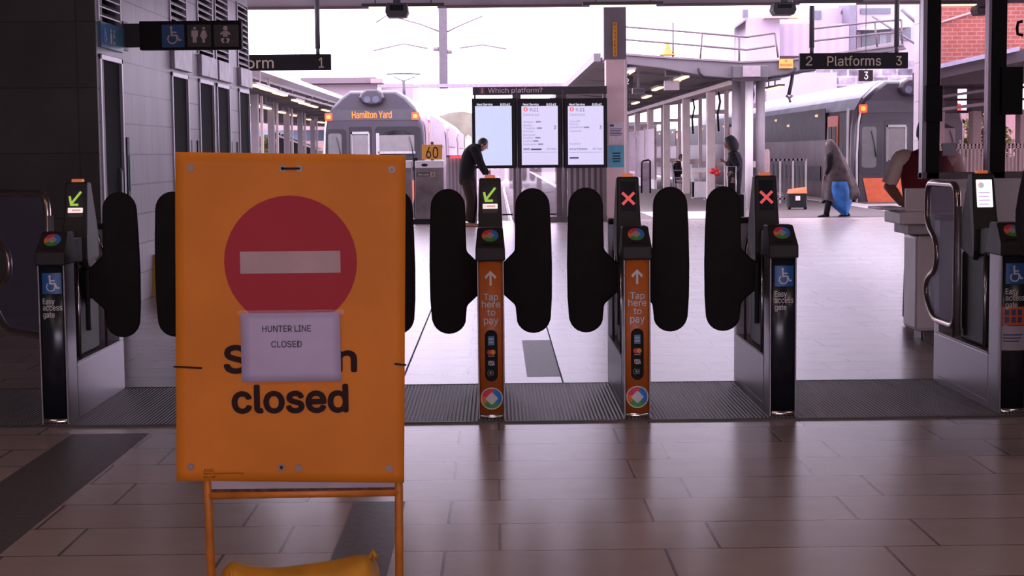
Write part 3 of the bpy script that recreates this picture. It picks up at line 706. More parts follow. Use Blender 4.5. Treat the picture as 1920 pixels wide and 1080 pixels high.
for j in range(nz_):
    for i in range(nx):
        q = j * (nx + 1) + i; fs.append([q, q + 1, q + nx + 2, q + nx + 1]); fs.append([N + q, N + q + nx + 1, N + q + nx + 2, N + q + 1])
edge = list(range(nx + 1)) + [(j + 1) * (nx + 1) + nx for j in range(nz_)] + [nz_ * (nx + 1) + i for i in range(nx - 1, -1, -1)] + [j * (nx + 1) for j in range(nz_ - 1, 0, -1)]
for i in range(len(edge)):
    e, g = edge[i], edge[(i + 1) % len(edge)]; fs.append([e, N + e, N + g, g])
bm_ = MB(); bm_.add(vs, fs, True); bm_.sm = [len(f_) == 4 and k_ < 2 * nx * nz_ for k_, f_ in enumerate(fs)]
board = bm_.build('sign_board', YEL, SB)
def FB(u, v, d):
    uu = (u - a.x) / (b.x - a.x); vv = (v - a.z) / (b.z - a.z)
    return Vector((u, YS - .028 + warp(uu, vv) * .6 - d - .0012, v))
def pz(x, y): q = P(x, y, YS - .028); return q
c = pz(545, 491); R_ = pz(669.5, 491).x - c.x
def disc_fan(cx, cz, r):
    polys = []
    for i in range(40):
        a0, a1 = 2 * math.pi * i / 40, 2 * math.pi * (i + 1) / 40
        for k in range(5):
            r0, r1 = r * k / 5, r * (k + 1) / 5
            q_ = [(cx + r0 * math.cos(a0), cz + r0 * math.sin(a0)), (cx + r1 * math.cos(a0), cz + r1 * math.sin(a0)), (cx + r1 * math.cos(a1), cz + r1 * math.sin(a1)), (cx + r0 * math.cos(a1), cz + r0 * math.sin(a1))]
            polys.append(q_ if k else [(cx, cz), q_[1], q_[2]])
    return polys
decal('red_disc', disc_fan(c.x, c.z, R_), mat('no_entry_red', (.40, .036, .048), .6, 0, .03, 3, spec=.12), board, FB, .0006)
u = pz(451, 513); v = pz(638, 470)
decal('white_bar', [[(u.x + (v.x - u.x) * i / 8, u.z), (u.x + (v.x - u.x) * (i + 1) / 8, u.z), (u.x + (v.x - u.x) * (i + 1) / 8, v.z), (u.x + (v.x - u.x) * i / 8, v.z)] for i in range(8)], mat('no_entry_white', (.42, .26, .25), .5), board, FB, .0014)
def btxt(s, x0, y0, x1, y1, m, bold, par=board, th=.003, fn=FB):
    u = pz(x0, y1); v = pz(x1, y0); return text(s, (u.x, u.z, v.x, v.z), m, par, fn, bold, th=th, step=.00008)
btxt('Station', 420, 643, 669, 701, INK, .05)
btxt('closed', 435, 719, 653, 776, INK, .05)
for s, y0, y1, x1 in (('JF10032', 879, 884, 402), ('Station: Newcastle Interchange', 885, 890, 458), ('Qty: 1 off', 891.5, 897, 404)): btxt(s, 382, y0, x1, y1, INK, 0)
EYE_ = mat('eyelet_metal', (.16, .11, .09), .4, .6); HOLE = mat('eyelet_hole', (.30, .26, .27), .6)
for i, (x, y) in enumerate(((358, 315), (530, 316), (561, 316), (735, 318), (358, 875), (528, 876), (560, 877), (730, 878))):
    q = pz(x, y); o = decal('eyelet', ringp(q.x, q.z, .0055, .0105, n=20), EYE_, board, FB, .003)
    decal('eyelet_hole', [circ(q.x, q.z, .0056, 14)], HOLE if i not in (1, 5) else BLACK, o, FB, .001)
q0 = pz(530, 316); q1 = pz(561, 316)
MB().tube([FB(q0.x, q0.z, .0), FB(q0.x + .004, q0.z, .006), FB(q1.x - .004, q1.z, .006), FB(q1.x, q1.z, .0)], .003, 8).build('cable_tie', BLACK, SB)
for x0, y0, x1, y1 in ((326, 687, 379, 690), (740, 682, 762, 684)):
    q0 = pz(x0, y0); q1 = pz(x1, y1); MB().tube([FB(q0.x, q0.z, .003), FB((q0.x + q1.x) / 2, (q0.z + q1.z) / 2, .004), FB(q1.x, q1.z, .003)], .0028, 8).build('cable_tie', BLACK, SB)
# frame
lx = P(391, 960, YS).x; rx = P(748.5, 960, YS).x; zt = 1.40; zc = P(560, 926, YS).z
MB().tube([(lx + .006, YS, .0), (lx, YS, zc), (lx, YS, zt)], .0128, 10).build('leg', YFR, SB)
MB().tube([(rx - .004, YS, .0), (rx, YS, zc), (rx, YS, zt)], .0128, 10).build('leg', YFR, SB)
q0 = P(392, 928, YS); q1 = P(748, 922, YS)
MB().tube([q0, q1], .0135, 10).build('crossbar', YFR, SB)
MB().box(lx + .012, rx - .012, YS - .004, YS + .008, zc + .008, zc + .05).build('backing_plate', mat('white_backing', (.45, .36, .38), .5, 0, .05), SB)
MB().box(lx + .012, rx - .012, YS - .010, YS + .010, zc + .010, zc + .018).build('rust_line', mat('rusty_edge', (.10, .03, .02), .8, 0, .3, 40), SB)
MB().tube([(lx + .006, YS, .03), (rx - .004, YS, .03)], .0115, 10).build('crossbar', YFR, SB)
for x in (lx + .006, rx - .004): MB().tube([(x, YS - .30, .0125), (x, YS + .32, .0125)], .0125, 10).build('foot', YFR, SB)
# taped paper notice
YP = YS - .036
u = P(453.5, 716.5, YP); v = P(637.5, 585.5, YP)
pn = MB(); rows = []
pp = thing('paper_notice', 'white paper reading HUNTER LINE CLOSED taped over the yellow sign', 'notice', ((u.x + v.x) / 2, YP, u.z))
def FP(x, z, d): return Vector((x, YP - d - .0015 * math.sin((x - u.x) * 18) * (1 - (z - u.z) / (v.z - u.z)) - .001, z))
vs = [FP(u.x + (v.x - u.x) * i / 10, u.z + (v.z - u.z) * j / 8, 0) for j in range(9) for i in range(11)]
fs = [[j * 11 + i, j * 11 + i + 1, (j + 1) * 11 + i + 1, (j + 1) * 11 + i] for j in range(8) for i in range(10)]
o = MB().add(vs, fs, True).build('sheet', mat('lilac_sheet', (.47, .38, .52), .5, 0, .05, 6), pp); sd = o.modifiers.new('s', 'SOLIDIFY'); sd.thickness = .0006
for s, x0, y0, x1, y1 in (('HUNTER LINE', 492, 609.5, 583, 622.5), ('CLOSED', 509, 638.5, 566, 651.5)):
    p0 = P(x0, y1, YP); p1 = P(x1, y0, YP); text(s, (p0.x, p0.z, p1.x, p1.z), mat('print_black', (.05, .035, .05), .6), pp, FP, .02, th=.0025, step=.00005)
TAPE = glass_mat('clear_tape', (.96, .94, .97), .03, .25)
for x0, y0, x1, y1 in ((446, 580, 645, 592), (462, 708, 486, 722)):
    p0 = P(x0, y1, YP); p1 = P(x1, y0, YP); decal('tape', [[(p0.x + (p1.x - p0.x) * i / 8, p0.z), (p0.x + (p1.x - p0.x) * (i + 1) / 8, p0.z), (p0.x + (p1.x - p0.x) * (i + 1) / 8, p1.z), (p0.x + (p1.x - p0.x) * i / 8, p1.z)] for i in range(8)], TAPE, pp, FP, .004)
# sandbag
SACK = mat('yellow_sack', (.52, .22, .010), .55, 0, .12, 9, .5)
YB = YS + .20
bag = thing('sandbag', 'worn yellow sandbag lying on the floor behind the sign frame', 'sandbag', (P(560, 1080, YB).x, YB, 0))
xs = [412, 420, 432, 448, 470, 520, 575, 620, 660, 690, 703, 712]; tops = [1076, 1064, 1054, 1056, 1066, 1066, 1060, 1052, 1044, 1038, 1050, 1074]
rings = []
for i, (x, t) in enumerate(zip(xs, tops)):
    zt_ = P(x, t, YB).z; zx = P(x, t, YB).x; e = .45 if i in (0, len(xs) - 1) else (.8 if i in (1, len(xs) - 2) else 1)
    dep = .115 * e; ring = []
    for k_ in range(14):
        an = 2 * math.pi * k_ / 14; cz = zt_ * .5; ring.append((zx + .004 * math.sin(5 * k_ + i), YB + dep * math.cos(an), max(.0, cz + (cz) * math.sin(an) * (1 + .05 * math.sin(i * 3 + k_)))))
    rings.append(ring)
o = MB().loft(rings).build('sack', SACK, bag); ss = o.modifiers.new('s', 'SUBSURF'); ss.levels = 2; ss.render_levels = 2
tx = P(628, 1070, YB - .12)
MB().tube([(P(692, 1040, YB).x, YB - .01, P(692, 1040, YB).z - .012), P(700, 1034, YB), P(706, 1040, YB) + Vector((0, -.02, -.005))], .008, 8).build('tied_corner', SACK, bag)
MB().tube([(P(432, 1058, YB).x, YB - .02, P(432, 1058, YB).z - .008), (P(440, 1056, YB).x, YB - .07, P(440, 1066, YB).z), (P(446, 1080, YB).x, YB - .105, P(446, 1085, YB).z)], .006, 8).build('seam', SACK, bag)

# ------------------------------------------------------------------ outside: platforms, track bed
ASPH = mat('platform_asphalt', (0.085, 0.064, 0.062), .8, 0, .08, 3)
struct(MB().box(2.4, 13.3, 34.4, 130, -.30, -.001).box(2.4, 2.6, 34.4, 130, -1.2, -.3).build('trim_10', ASPH))
struct(MB().box(-30, -5.5, 34.4, 130, -.3, -.001).box(-5.7, -5.5, 34.4, 130, -1.2, -.3).build('trim_11', ASPH))
EDGE = mat('platform_edge_white', (0.432, 0.372, 0.372), .6, 0, .05, 4)
struct(MB().box(2.4, 2.62, 36, 130, 0, .012).box(9.0, 9.62, 36, 130, 0, .012).box(3.4, 5.2, 34.4, 38.6, 0, .010).build('trim_12', EDGE))
struct(MB().box(9.62, 40, 34.4, 43, -.3, -.0005).build('trim_13', mat('pale_paving', (0.360, 0.300, 0.300), .7, 0, .05, 2)))
struct(MB().box(9.62, 13.3, 35.8, 36.1, 0, .10).build('trim_14', mat('kerb_grey', (0.210, 0.186, 0.198), .7)))
BALL = mat('track_ballast', (0.140, 0.112, 0.108), .9, 0, .3, 30, .3)
struct(MB().box(-120, 120, 34.4, 430, -1.4, -1.25).build('ground', BALL))
RAIL = mat('rail_steel', (0.330, 0.300, 0.300), .3, .9)
for i, (x, y0) in enumerate(((-1.55, 36), (-.12, 36), (-4.35, 36), (-2.95, 36), (0.55, 36), (1.98, 36), (10.6, 43), (12.05, 43))):
    if i in (0, 1): continue
    o = MB().box(x - .035, x + .035, y0, 120, -1.13, -1.08).box(x - .012, x + .012, y0, 120, -1.25, -1.13).box(x - .07, x + .07, y0, 120, -1.25, -1.235).build('rail', RAIL)
    tag(o, {2: 'left rail of the track under the train behind the yellow sign', 3: 'right rail of the track under the train behind the yellow sign', 4: 'left rail of the empty track seen below the departure screens', 5: 'right rail of the empty track seen below the departure screens', 6: 'left rail of the track under the orange-doored train', 7: 'right rail of the track under the orange-doored train'}[i], 'rail', 'rails of the tracks')
for k in range(40):
    y = 46 + k * 1.4; o = MB().box(.1, 2.35, y, y + .25, -1.26, -1.235).build('sleeper', mat('sleeper_concrete', (.25, .21, .2), .8)); tag(o, 'concrete sleeper across the empty track below the departure screens', 'sleeper', 'sleepers of the empty track')

# canopies
CAN = mat('canopy_soffit', (0.150, 0.125, 0.120), .6, 0, .08, 1.5)
BEAMG = mat('canopy_beam_grey', (0.108, 0.090, 0.104), .5, 0, .06, 2)
PINKP = mat('post_pinkish', (0.496, 0.409, 0.391), .5, 0, .05, 3)
cw = thing('platform_canopy', 'butterfly canopy over platforms 2 and 3 with grey front beam', 'canopy', (6.3, 40, 0))
Yc = 40.
def pc(x, y, Y=Yc): q = P(x, y, Y); return (q.x, q.z)
out = [pc(1075 + 55, 106), pc(1140, 98), pc(1240, 106), pc(1390, 117), pc(1480, 113), pc(1600, 96), pc(1694, 84), pc(1700, 92), pc(1600, 108), pc(1500, 132), pc(1450, 150), pc(1385, 152), pc(1330, 144), pc(1240, 128), pc(1180, 121), pc(1132, 118)]
MB().prism(out, 'Y', Yc, Yc + .35).build('front_beam', BEAMG, cw, .02)
MB().prism([pc(1140, 97), pc(1240, 105), pc(1390, 115), pc(1480, 111), pc(1600, 94), pc(1694, 82), pc(1694, 85), pc(1600, 97), pc(1480, 114), pc(1390, 118), pc(1240, 109), pc(1140, 101)], 'Y', Yc - .06, Yc).build('beam_flange', mat('flange_grey', (0.162, 0.126, 0.144), .5), cw)
sof = [pc(1125, 112), pc(1390, 130), pc(1694, 88), pc(1694, 86), pc(1390, 122), pc(1125, 106)]
MB().prism(sof, 'Y', Yc + .35, 84).build('roof', CAN, cw)
for i in range(7):
    y = 44.5 + i * 6.2
    MB().prism([pc(1125, 112), pc(1390, 136), pc(1690, 92), pc(1690, 88), pc(1390, 128), pc(1125, 106)], 'Y', y, y + .22).build('rafter', BEAMG, cw)
MB().box(pc(1125, 106)[0] - .15, pc(1125, 106)[0] + .02, Yc, 84, pc(1125, 106)[1] - .12, pc(1125, 106)[1] + .08).build('gutter', BEAMG, cw)
XC = P(1408, 300, 41).x
MB().box(XC - .35, XC + .1, 41.5, 84, P(1405, 155, 41).z, P(1405, 146, 41).z).build('longitudinal_beam', PINKP, cw)
# posts: pairs receding
labs = ['pair of pale canopy posts nearest the ticket gates, right of the hooded person', 'second pair of pale canopy posts, left of the hooded person', 'third pair of pale canopy posts, right of the seated man', 'fourth pair of pale canopy posts, left of the seated man', 'fifth pair of pale canopy posts along platform 2', 'sixth pair of pale canopy posts along platform 2', 'seventh pair of pale canopy posts far along platform 2', 'farthest pair of pale canopy posts on platform 2']
for i in range(8):
    Y = 41.2 + 6.15 * i; x = XC + .01; zt = 3.19
    root = thing('canopy_post', labs[i], 'post', (x, Y, 0), 'pairs of canopy posts along platform 2')
    MB().box(x - .29, x - .05, Y, Y + .26, 0, zt).build('steel_post', PINKP if i else GPAINT, root, .02)
    MB().box(x + .30, x + .42, Y + .6, Y + .74, 0, zt).build('slim_post', PINKP, root, .015)
    MB().box(x - .05, x + .32, Y + .3, Y + .4, 1.0, 1.16).build('tie_bar', PINKP, root); MB().box(x - .05, x + .32, Y + .3, Y + .4, 2.5, 2.62).build('tie_bar', PINKP, root)
    MB().box(x - .36, x + .02, Y - .06, Y + .32, 0, .04).build('base_plate', GPAINT, root)
    if i < 3: MB().tube([(x + .05, Y + .15, zt), (x + .10, Y + .1, zt - .35), (x + .03, Y + .12, zt - .7), (x + .06, Y + .12, zt - 1.2)], .03, 8).build('cable', BLACK, root)
# near big posts by the front beam
for k_, (px0, px1, m, lab, Y) in enumerate(((1372, 1389, GPAINT, 'dark grey canopy post left of the hooded person, full height', 40.7), (1397, 1412, WPAINT, 'slim white canopy post between two grey ones', 40.5), (1417, 1434, GPAINT, 'grey rounded canopy post, rightmost under the front beam', 40.6))):
    a = P(px0, 300, Y); b = P(px1, 300, Y); root = thing('canopy_post', lab, 'post', ((a.x + b.x) / 2, Y, 0), 'front canopy posts')
    MB().tube([((a.x + b.x) / 2, Y, 0), ((a.x + b.x) / 2, Y, 3.3)], (b.x - a.x) / 2, 14).build('post_shaft', m, root)
    MB().box(a.x - .05, b.x + .05, Y - .15, Y + .15, 3.25, 3.32).build('cap_plate', GPAINT, root)
a = P(1362, 0, 40.2); b = P(1442, 0, 40.2)
o = MB().box(a.x, b.x, 40.05, 40.8, P(0, 157, 40.2).z, P(0, 150, 40.2).z).build('post_head_plate', GPAINT, cw, .01)
pb = thing('cable_box', 'grey panel box on top of the front canopy posts', 'box', (P(1410, 0, 39.9).x, 39.9, P(0, 146, 39.9).z))
a = P(1374, 146, 39.8); b = P(1440, 123, 39.8); MB().box(a.x, b.x, 39.75, 40., a.z, b.z).build('box_body', DPAINT, pb, .01)
a = P(1393, 144, 39.7); b = P(1426, 123, 39.7); MB().box(a.x, b.x, 39.7, 39.76, a.z, b.z).build('pale_panel', mat('panel_pink', (0.250, 0.200, 0.220), .5), pb, .005)
# cables along the front beam
for pts, lab in (([(1309, 128), (1312, 138), (1320, 144), (1350, 146), (1372, 149)], 'black cable drooping on the front beam left of the panel box'), ([(1492, 127), (1488, 135), (1478, 140), (1450, 144), (1440, 147)], 'black cable drooping on the front beam beside the danger sticker')):
    o = MB().tube([P(x, y, Yc - .08) for x, y in pts], .03, 8).build('cable', BLACK); tag(o, lab, 'cable')
# rails on the canopy
RAILM = mat('handrail_mauve', (0.105, 0.075, 0.090), .5, .2)
def guard(pts_top, drop, posts, lab, Y=40.1, r=.024):
    root = thing('guard_rail', lab, 'railing', tuple(P(pts_top[0][0], pts_top[0][1] + drop * 2, Y)))
    MB().tube([P(x, y, Y) for x, y in pts_top], r, 8).build('top_rail', RAILM, root)
    MB().tube([P(x, y + drop, Y) for x, y in pts_top], r, 8).build('mid_rail', RAILM, root)
    for x, y, x2, y2 in posts: MB().tube([P(x, y, Y), P(x2, y2, Y)], r, 8).build('post', RAILM, root)
guard([(1169, 50), (1280, 59), (1400, 69.5), (1453, 62)], 24, [(1169, 50, 1168, 98), (1317, 63, 1313, 110), (1386, 68, 1386, 118), (1453, 62, 1459, 108)], 'mauve guard rail on the canopy roof left of the hanging Platforms sign')
guard([(1524, 54), (1640, 41), (1690, 37)], 23, [(1640, 41, 1645, 90), (1690, 37, 1692, 84), (1524, 54, 1522, 112)], 'mauve guard rail on the canopy roof above the Platforms sign')
cone = thing('traffic_cone', 'small orange cone on the canopy roof', 'cone', tuple(P(1252, 104, 40.3)))
q = P(1252, 104, 40.3); MB().lathe([(.20, 0), (.20, .03), (.12, .03), (.03, .34), (.0, .34)], q, 14).build('cone_body', mat('cone_amber', (0.510, 0.252, 0.048), .6), cone)
o = MB().tube([P(1262, 112, 40.3), P(1262, 42, 40.3)], .02, 8).build('mast', RAILM); tag(o, 'thin pale mast on canopy roof beside the orange cone', 'mast')
ds = thing('danger_sign', 'orange danger sign on the canopy beam left of the Platforms sign', 'sign', tuple(P(1474, 128, Yc - .1)))
a = P(1461, 128, Yc - .1); b = P(1487, 110, Yc - .1); MB().box(a.x, b.x, Yc - .1, Yc - .07, a.z, b.z).build('sign_panel', mat('danger_orange', (0.640, 0.264, 0.040), .5), ds)
u = P(1463.5, 124, Yc - .1); v = P(1484, 119.5, Yc - .1); text('DANGER', (u.x, u.z, v.x, v.z), mat('danger_red', (0.450, 0.050, 0.020), .5), ds, FN((0, Yc - .1, 0)), .02)
c = P(1474, 114, Yc - .1); decal('triangle', [[(c.x - .035, c.z - .02), (c.x + .035, c.z - .02), (c.x, c.z + .03)]], mat('danger_red', (0.450, 0.050, 0.020), .5), ds, FN((0, Yc - .1, 0)))
# lamps under the right canopy
WL = emi('warm_batten', (1.0, .66, .36), 2.2)
def batten(p, L, lab, grp, ax='Y'):
    x, y, z = p; root = thing('canopy_lamp', lab, 'lamp', (x, y, z), grp)
    MB().box(x - .08, x + .08, y, y + L, z - .02, z + .03).build('diffuser', WL, root, .02)
    MB().box(x - .10, x + .10, y - .03, y + L + .03, z + .03, z + .08).build('housing', GPAINT, root)
    if ax == 'Z': MB().box(x - .02, x + .02, y + L / 2, y + L / 2 + .04, z + .08, z + .55).build('hanger', GPAINT, root)
for i, (px, py, Y) in enumerate(((1185, 133, 41.5), (1218, 180, 58), (1196, 192, 66), (1240, 164, 50), (1272, 151, 45), (1287, 144, 43), (1465, 163, 49), (1452, 165, 53))):
    batten(P(px, py, Y * (.96 if i < 6 else 1)), 2.2, 'lit warm lamp under the right canopy, ' + ['nearest to the grey column', 'sixth along the soffit', 'farthest small one', 'fourth, lower left of the white box', 'beside the hanging white box', 'short one beside the beam', 'behind the hanging sign, over the right-hand train', 'behind that, over the right-hand train'][i], 'warm lamps under the right canopy', 'Z' if i > 5 else 'Y')
for px0, px1, py0, py1, Y, m, nm, lab in ((1246, 1274, 151, 169, 42, mat('lit_white_box', (0.525, 0.462, 0.525), .5), 'notice_box', 'white panel hanging below the right canopy'), (1248, 1277, 131, 143, 41, DPAINT, 'hanging_screen', 'dark screen under the right canopy above the white panel'), (1186, 1209, 165, 176, 44, DPAINT, 'hanging_screen', 'small dark screen under the right canopy beside the column')):
    a = P(px0, py1, Y); b = P(px1, py0, Y); root = thing(nm, lab, 'screen', ((a.x + b.x) / 2, Y, a.z))
    MB().box(a.x, b.x, Y, Y + .2, a.z, b.z).build('case', m if m is not DPAINT else GPAINT, root, .008)
    MB().box(a.x + .02, b.x - .02, Y - .01, Y, a.z + .02, b.z - .02).build('face', m, root)
    MB().box((a.x + b.x) / 2 - .03, (a.x + b.x) / 2 + .03, Y + .08, Y + .12, b.z, b.z + .45).build('hanger', GPAINT, root)
n2 = thing('platform_number_sign', 'small dark number sign beside the column, half hidden', 'sign', tuple(P(1182, 166, 38.)))
a = P(1170, 165, 40.6); b = P(1187, 142, 40.6); MB().box(a.x, b.x, 40.6, 40.68, a.z, b.z).build('sign_box', SIGNBLK, n2)
u = P(1173, 158, 40.6); v = P(1179, 147, 40.6); text('2', (u.x, u.z, v.x, v.z), WHITE, n2, FN((0, 40.6, 0)), .02)
MB().box(a.x + .08, a.x + .13, 40.6, 40.66, b.z, 3.62).build('hanger', DPAINT, n2)
# shelters / wall panels on platform 2
wpn = thing('shelter_wall', 'pale glazed shelter panel behind the canopy posts on platform 2', 'shelter', (XC - .2, 60, 0))
MB().box(XC - .4, XC - .3, 62, 84, 0, .35).build('plinth', WPAINT, wpn)
MB().box(XC - .38, XC - .32, 62, 84, .35, 2.3).build('pane', glass_mat('milky_pane', (.8, .75, .82), .1, .1, .3, (.6, .5, .55)), wpn)
for k in range(6): MB().box(XC - .40, XC - .30, 62 + k * 4.2, 62.1 + k * 4.2, .35, 2.4).build('mullion', PINKP, wpn)
sb = thing('shelter_bench_wall', 'low white barrier panel between the canopy posts near the seated man', 'barrier', (XC - .1, 50, 0))
bx0, bx1 = P(1297, 0, 49.5).x, P(1336, 0, 49.5).x
MB().box(bx0, bx1, 49.5, 49.62, .02, .50).build('panel', WPAINT, sb, .01); MB().box(bx0, bx1, 49.45, 49.67, .78, .92).build('rail', WPAINT, sb)
for x_ in (bx0, bx1 - .07): MB().box(x_, x_ + .07, 49.5, 49.6, 0, .9).build('upright', WPAINT, sb)
pbd = thing('poster_stand', 'dark framed poster stand on platform 2 beside the column', 'stand', tuple(G(1211, 362)))
Yq = G(1211, 362).y; a = P(1203, 362, Yq); b = P(1219, 302, Yq)
MB().tube([(a.x, Yq, 0), (a.x, Yq, b.z - .05), (a.x + .05, Yq, b.z), (b.x - .05, Yq, b.z + .04), (b.x, Yq, b.z), (b.x, Yq, 0)], .03, 8).build('frame', BLACK, pbd)
MB().box(a.x + .03, b.x - .03, Yq - .01, Yq + .01, .12, b.z - .06).build('panel', mat('poster_mauve', (0.240, 0.176, 0.208), .4, 0, .2, 3), pbd)
bol = thing('bollard', 'pink-white rounded bollard right of the canopy posts', 'bollard', tuple(G(1437, 384)))
q = G(1437, 384); MB().lathe([(.085, 0), (.085, 1.32), (.08, 1.40), (.05, 1.46), (.0, 1.47)], q, 16).build('bollard_body', mat('bollard_pink', (0.462, 0.322, 0.315), .5), bol)
red = thing('red_fitting', 'red round fitting with valve on the canopy post left of the hooded person', 'valve', tuple(P(1341, 320, 46.5)))
MB().tube([P(1334, 321, 46.6), P(1345, 321, 46.6)], .03, 8).tube([P(1334, 321, 46.6), P(1334, 321, 47.6)], .03, 8).build('pipe', GPAINT, red)
for i, (x, y, r) in enumerate(((1336, 321, .09), (1345, 325, .10), (1343, 318, .08))):
    q = P(x, y, 46.5); MB().lathe([(0, -r), (r * .8, -r * .6), (r, 0), (r * .8, r * .6), (0, r)], q, 12).build('red_bulb', mat('red_plastic', (0.496, 0.024, 0.024), .4), red)
# metal fence before the right train
fr = thing('metal_fence', 'grey metal fence panel before the right-hand train, left of the orange door', 'fence', tuple(G(1475, 384)))
Yf = 44.; a = P(1440, 0, Yf); b = P(1513, 0, Yf); zt = P(0, 312, Yf).z
MB().box(a.x, b.x, Yf, Yf + .05, zt - .05, zt).box(a.x, b.x, Yf, Yf + .05, .1, .15).build('fence_rail', GPAINT, fr)
n = 9
for k in range(n + 1):
    x = a.x + (b.x - a.x) * k / n; MB().box(x - .025, x + .025, Yf, Yf + .05, 0, zt).build('fence_bar', DPAINT if k % 3 else PALE, fr)
# black crate with orange lid
q = G(1496, 393); cx = q.x; cy = q.y; s_ = FPX / cy
bx = thing('rolling_crate', 'black wheeled crate with orange lid standing on the platform', 'crate', (cx, cy, 0))
W = 34 / s_; H = 30 / s_
MB().loft([[(cx - W * .46, cy, .05), (cx + W * .46, cy, .05), (cx + W * .46, cy + .35, .05), (cx - W * .46, cy + .35, .05)], [(cx - W / 2, cy - .01, H), (cx + W / 2, cy - .01, H), (cx + W / 2, cy + .36, H), (cx - W / 2, cy + .36, H)]], True, False).build('crate_body', BLACK, bx, .01)
MB().loft([[(cx - W * .48, cy - .03, H), (cx + W * .5, cy - .03, H), (cx + W * .5, cy + .38, H), (cx - W * .48, cy + .38, H)], [(cx - W * .40, cy + .02, H + .10), (cx + W * .50, cy + .02, H + .15), (cx + W * .5, cy + .34, H + .15), (cx - W * .40, cy + .34, H + .10)]], True, False).build('lid', mat('lid_orange', (0.680, 0.128, 0.040), .5), bx, .01)
MB().box(cx - .06, cx + .05, cy - .03, cy, .22, .33).build('crate_label', WHITE, bx)
for sx in (-1, 1): MB().tube([(cx + sx * W * .44 - .03, cy + .08, .06), (cx + sx * W * .44 + .03, cy + .08, .06)], .06, 14).build('wheel', BLACK, bx)

# left canopy
lc = thing('platform_canopy', 'grey canopy over platform 1 on the left, with rows of warm lamps', 'canopy', (-8.5, 60, 0))
XE = -6.3
MB().prism([(XE, 3.50), (XE, 3.42), (-10.2, 3.22), (-14.5, 3.4), (-14.5, 3.6), (-10.2, 3.42)], 'Y', 38, 110).build('roof', CAN, lc)
MB().prism([(XE + .28, 3.72), (XE + .28, 3.58), (XE, 3.5), (XE, 3.72)], 'Y', 38, 110).build('fascia', WPAINT, lc)
MB().tube([(XE - .25, 38, 3.36), (XE - .25, 110, 3.36)], .05, 8).build('gutter_pipe', PINKP, lc)
for i in range(10):
    y = 40 + i * 5.5; MB().prism([(XE, 3.44), (XE, 3.38), (-10.2, 3.14), (-14.5, 3.3), (-14.5, 3.4), (-10.2, 3.22)], 'Y', y, y + .2).build('rafter', BEAMG, lc)
    MB().box(XE - .30, XE - .20, y, y + .15, 3.34, 3.6).build('bracket', PINKP, lc)
for i, (px, py, Y) in enumerate(((474, 160, 44), (492, 166, 47), (515, 174, 51), (550, 188, 58), (563, 193, 62), (580, 198, 67), (605, 206, 75), (473, 197, 55), (489, 201, 58), (522, 210, 66), (540, 215, 71), (577, 224, 82), (597, 229, 90))):
    p = P(px, py, Y * .93); batten((p.x, p.y, p.z), 2.4, 'lit warm lamp under the left canopy, ' + ('upper row, number %s from the left' % ['one', 'two', 'three', 'four', 'five', 'six', 'seven'][i] if i < 7 else 'lower row, number %s from the left' % ['one', 'two', 'three', 'four', 'five', 'six'][i - 7]), 'warm lamps under the left canopy', 'Z')
for i, px in enumerate((481, 511, 540, 565, 588)):
    Y = 49 + i * 7.0; x = P(px, 260, Y).x
    root = thing('canopy_post', 'grey-brown post of the left canopy, %s from the grey wall' % ['nearest', 'second', 'third', 'fourth', 'fifth'][i], 'post', (x, Y, 0), 'posts of the left canopy')
    MB().box(x - .16, x + .06, Y, Y + .25, 0, 3.25).build('steel_post', GPAINT, root, .02); MB().box(x + .08, x + .16, Y + .3, Y + .4, 0, 3.2).build('slim_post', PINKP, root)
# small things behind left canopy: tree, far pink wall, blue strip
pw = MB().box(-40, -7.6, 112, 113, -1.2, 4.6).build('far_wall', mat('far_pink_wall', (0.372, 0.216, 0.216), .8, 0, .25, .35)); tag(pw, 'pinkish building wall seen beyond the left canopy posts', 'wall')
bs = MB().box(-28, -9, 106, 106.4, 2.3, 3.0).build('awning_strip', mat('pale_blue_strip', (0.270, 0.330, 0.468), .6, 0, .3, .5)); tag(bs, 'pale blue and white strip in front of the far pinkish wall', 'awning')
MB().box(-28, -27.6, 106, 106.4, -1.25, 2.3).box(-9.4, -9, 106, 106.4, -1.25, 2.3).build('support', WPAINT, bs)
LEAF = mat('tree_leaves', (0.154, 0.168, 0.049), .8, 0, .3, 12)
def tree(c, h, r, lab, m=LEAF, seedv=1):
    rnd = random.Random(seedv); x, y, z = c; root = thing('tree', lab, 'tree', c)
    MB().tube([(x, y, z), (x + .1 * r, y, z + h * .45), (x, y, z + h * .8)], [.09 * r, .07 * r, .03 * r]).build('trunk', mat('tree_bark', (0.091, 0.063, 0.049), .9), root)
    b = MB()
    for k in range(420):
        a = rnd.uniform(0, 6.28); e = rnd.uniform(-1, 1); rr = r * rnd.uniform(.3, 1) ; p = Vector((x + rr * math.cos(a) * math.sqrt(1 - e * e), y + rr * math.sin(a) * math.sqrt(1 - e * e), z + h * .68 + e * h * .32))
        u_ = Vector((rnd.uniform(-1, 1), rnd.uniform(-1, 1), rnd.uniform(-1, 1))).normalized() * r * .16; v_ = u_.cross(Vector((rnd.uniform(-1, 1), rnd.uniform(-1, 1), 1))).normalized() * r * .10
        b.add([p - u_, p - v_, p + u_, p + v_], [(0, 1, 2, 3)])
    b.build('foliage', m, root)
q = P(515, 286, 93); tree((q.x, 93, -1.25), 3.9, 1.1, 'small green tree seen between the left canopy posts', LEAF, 3)
q = P(488, 286, 101.5); tree((q.x, 101.5, -1.25), 3.8, 1.2, 'small reddish tree seen at the left between canopy posts', mat('rust_leaves', (0.238, 0.119, 0.070), .8, 0, .3, 12), 4)
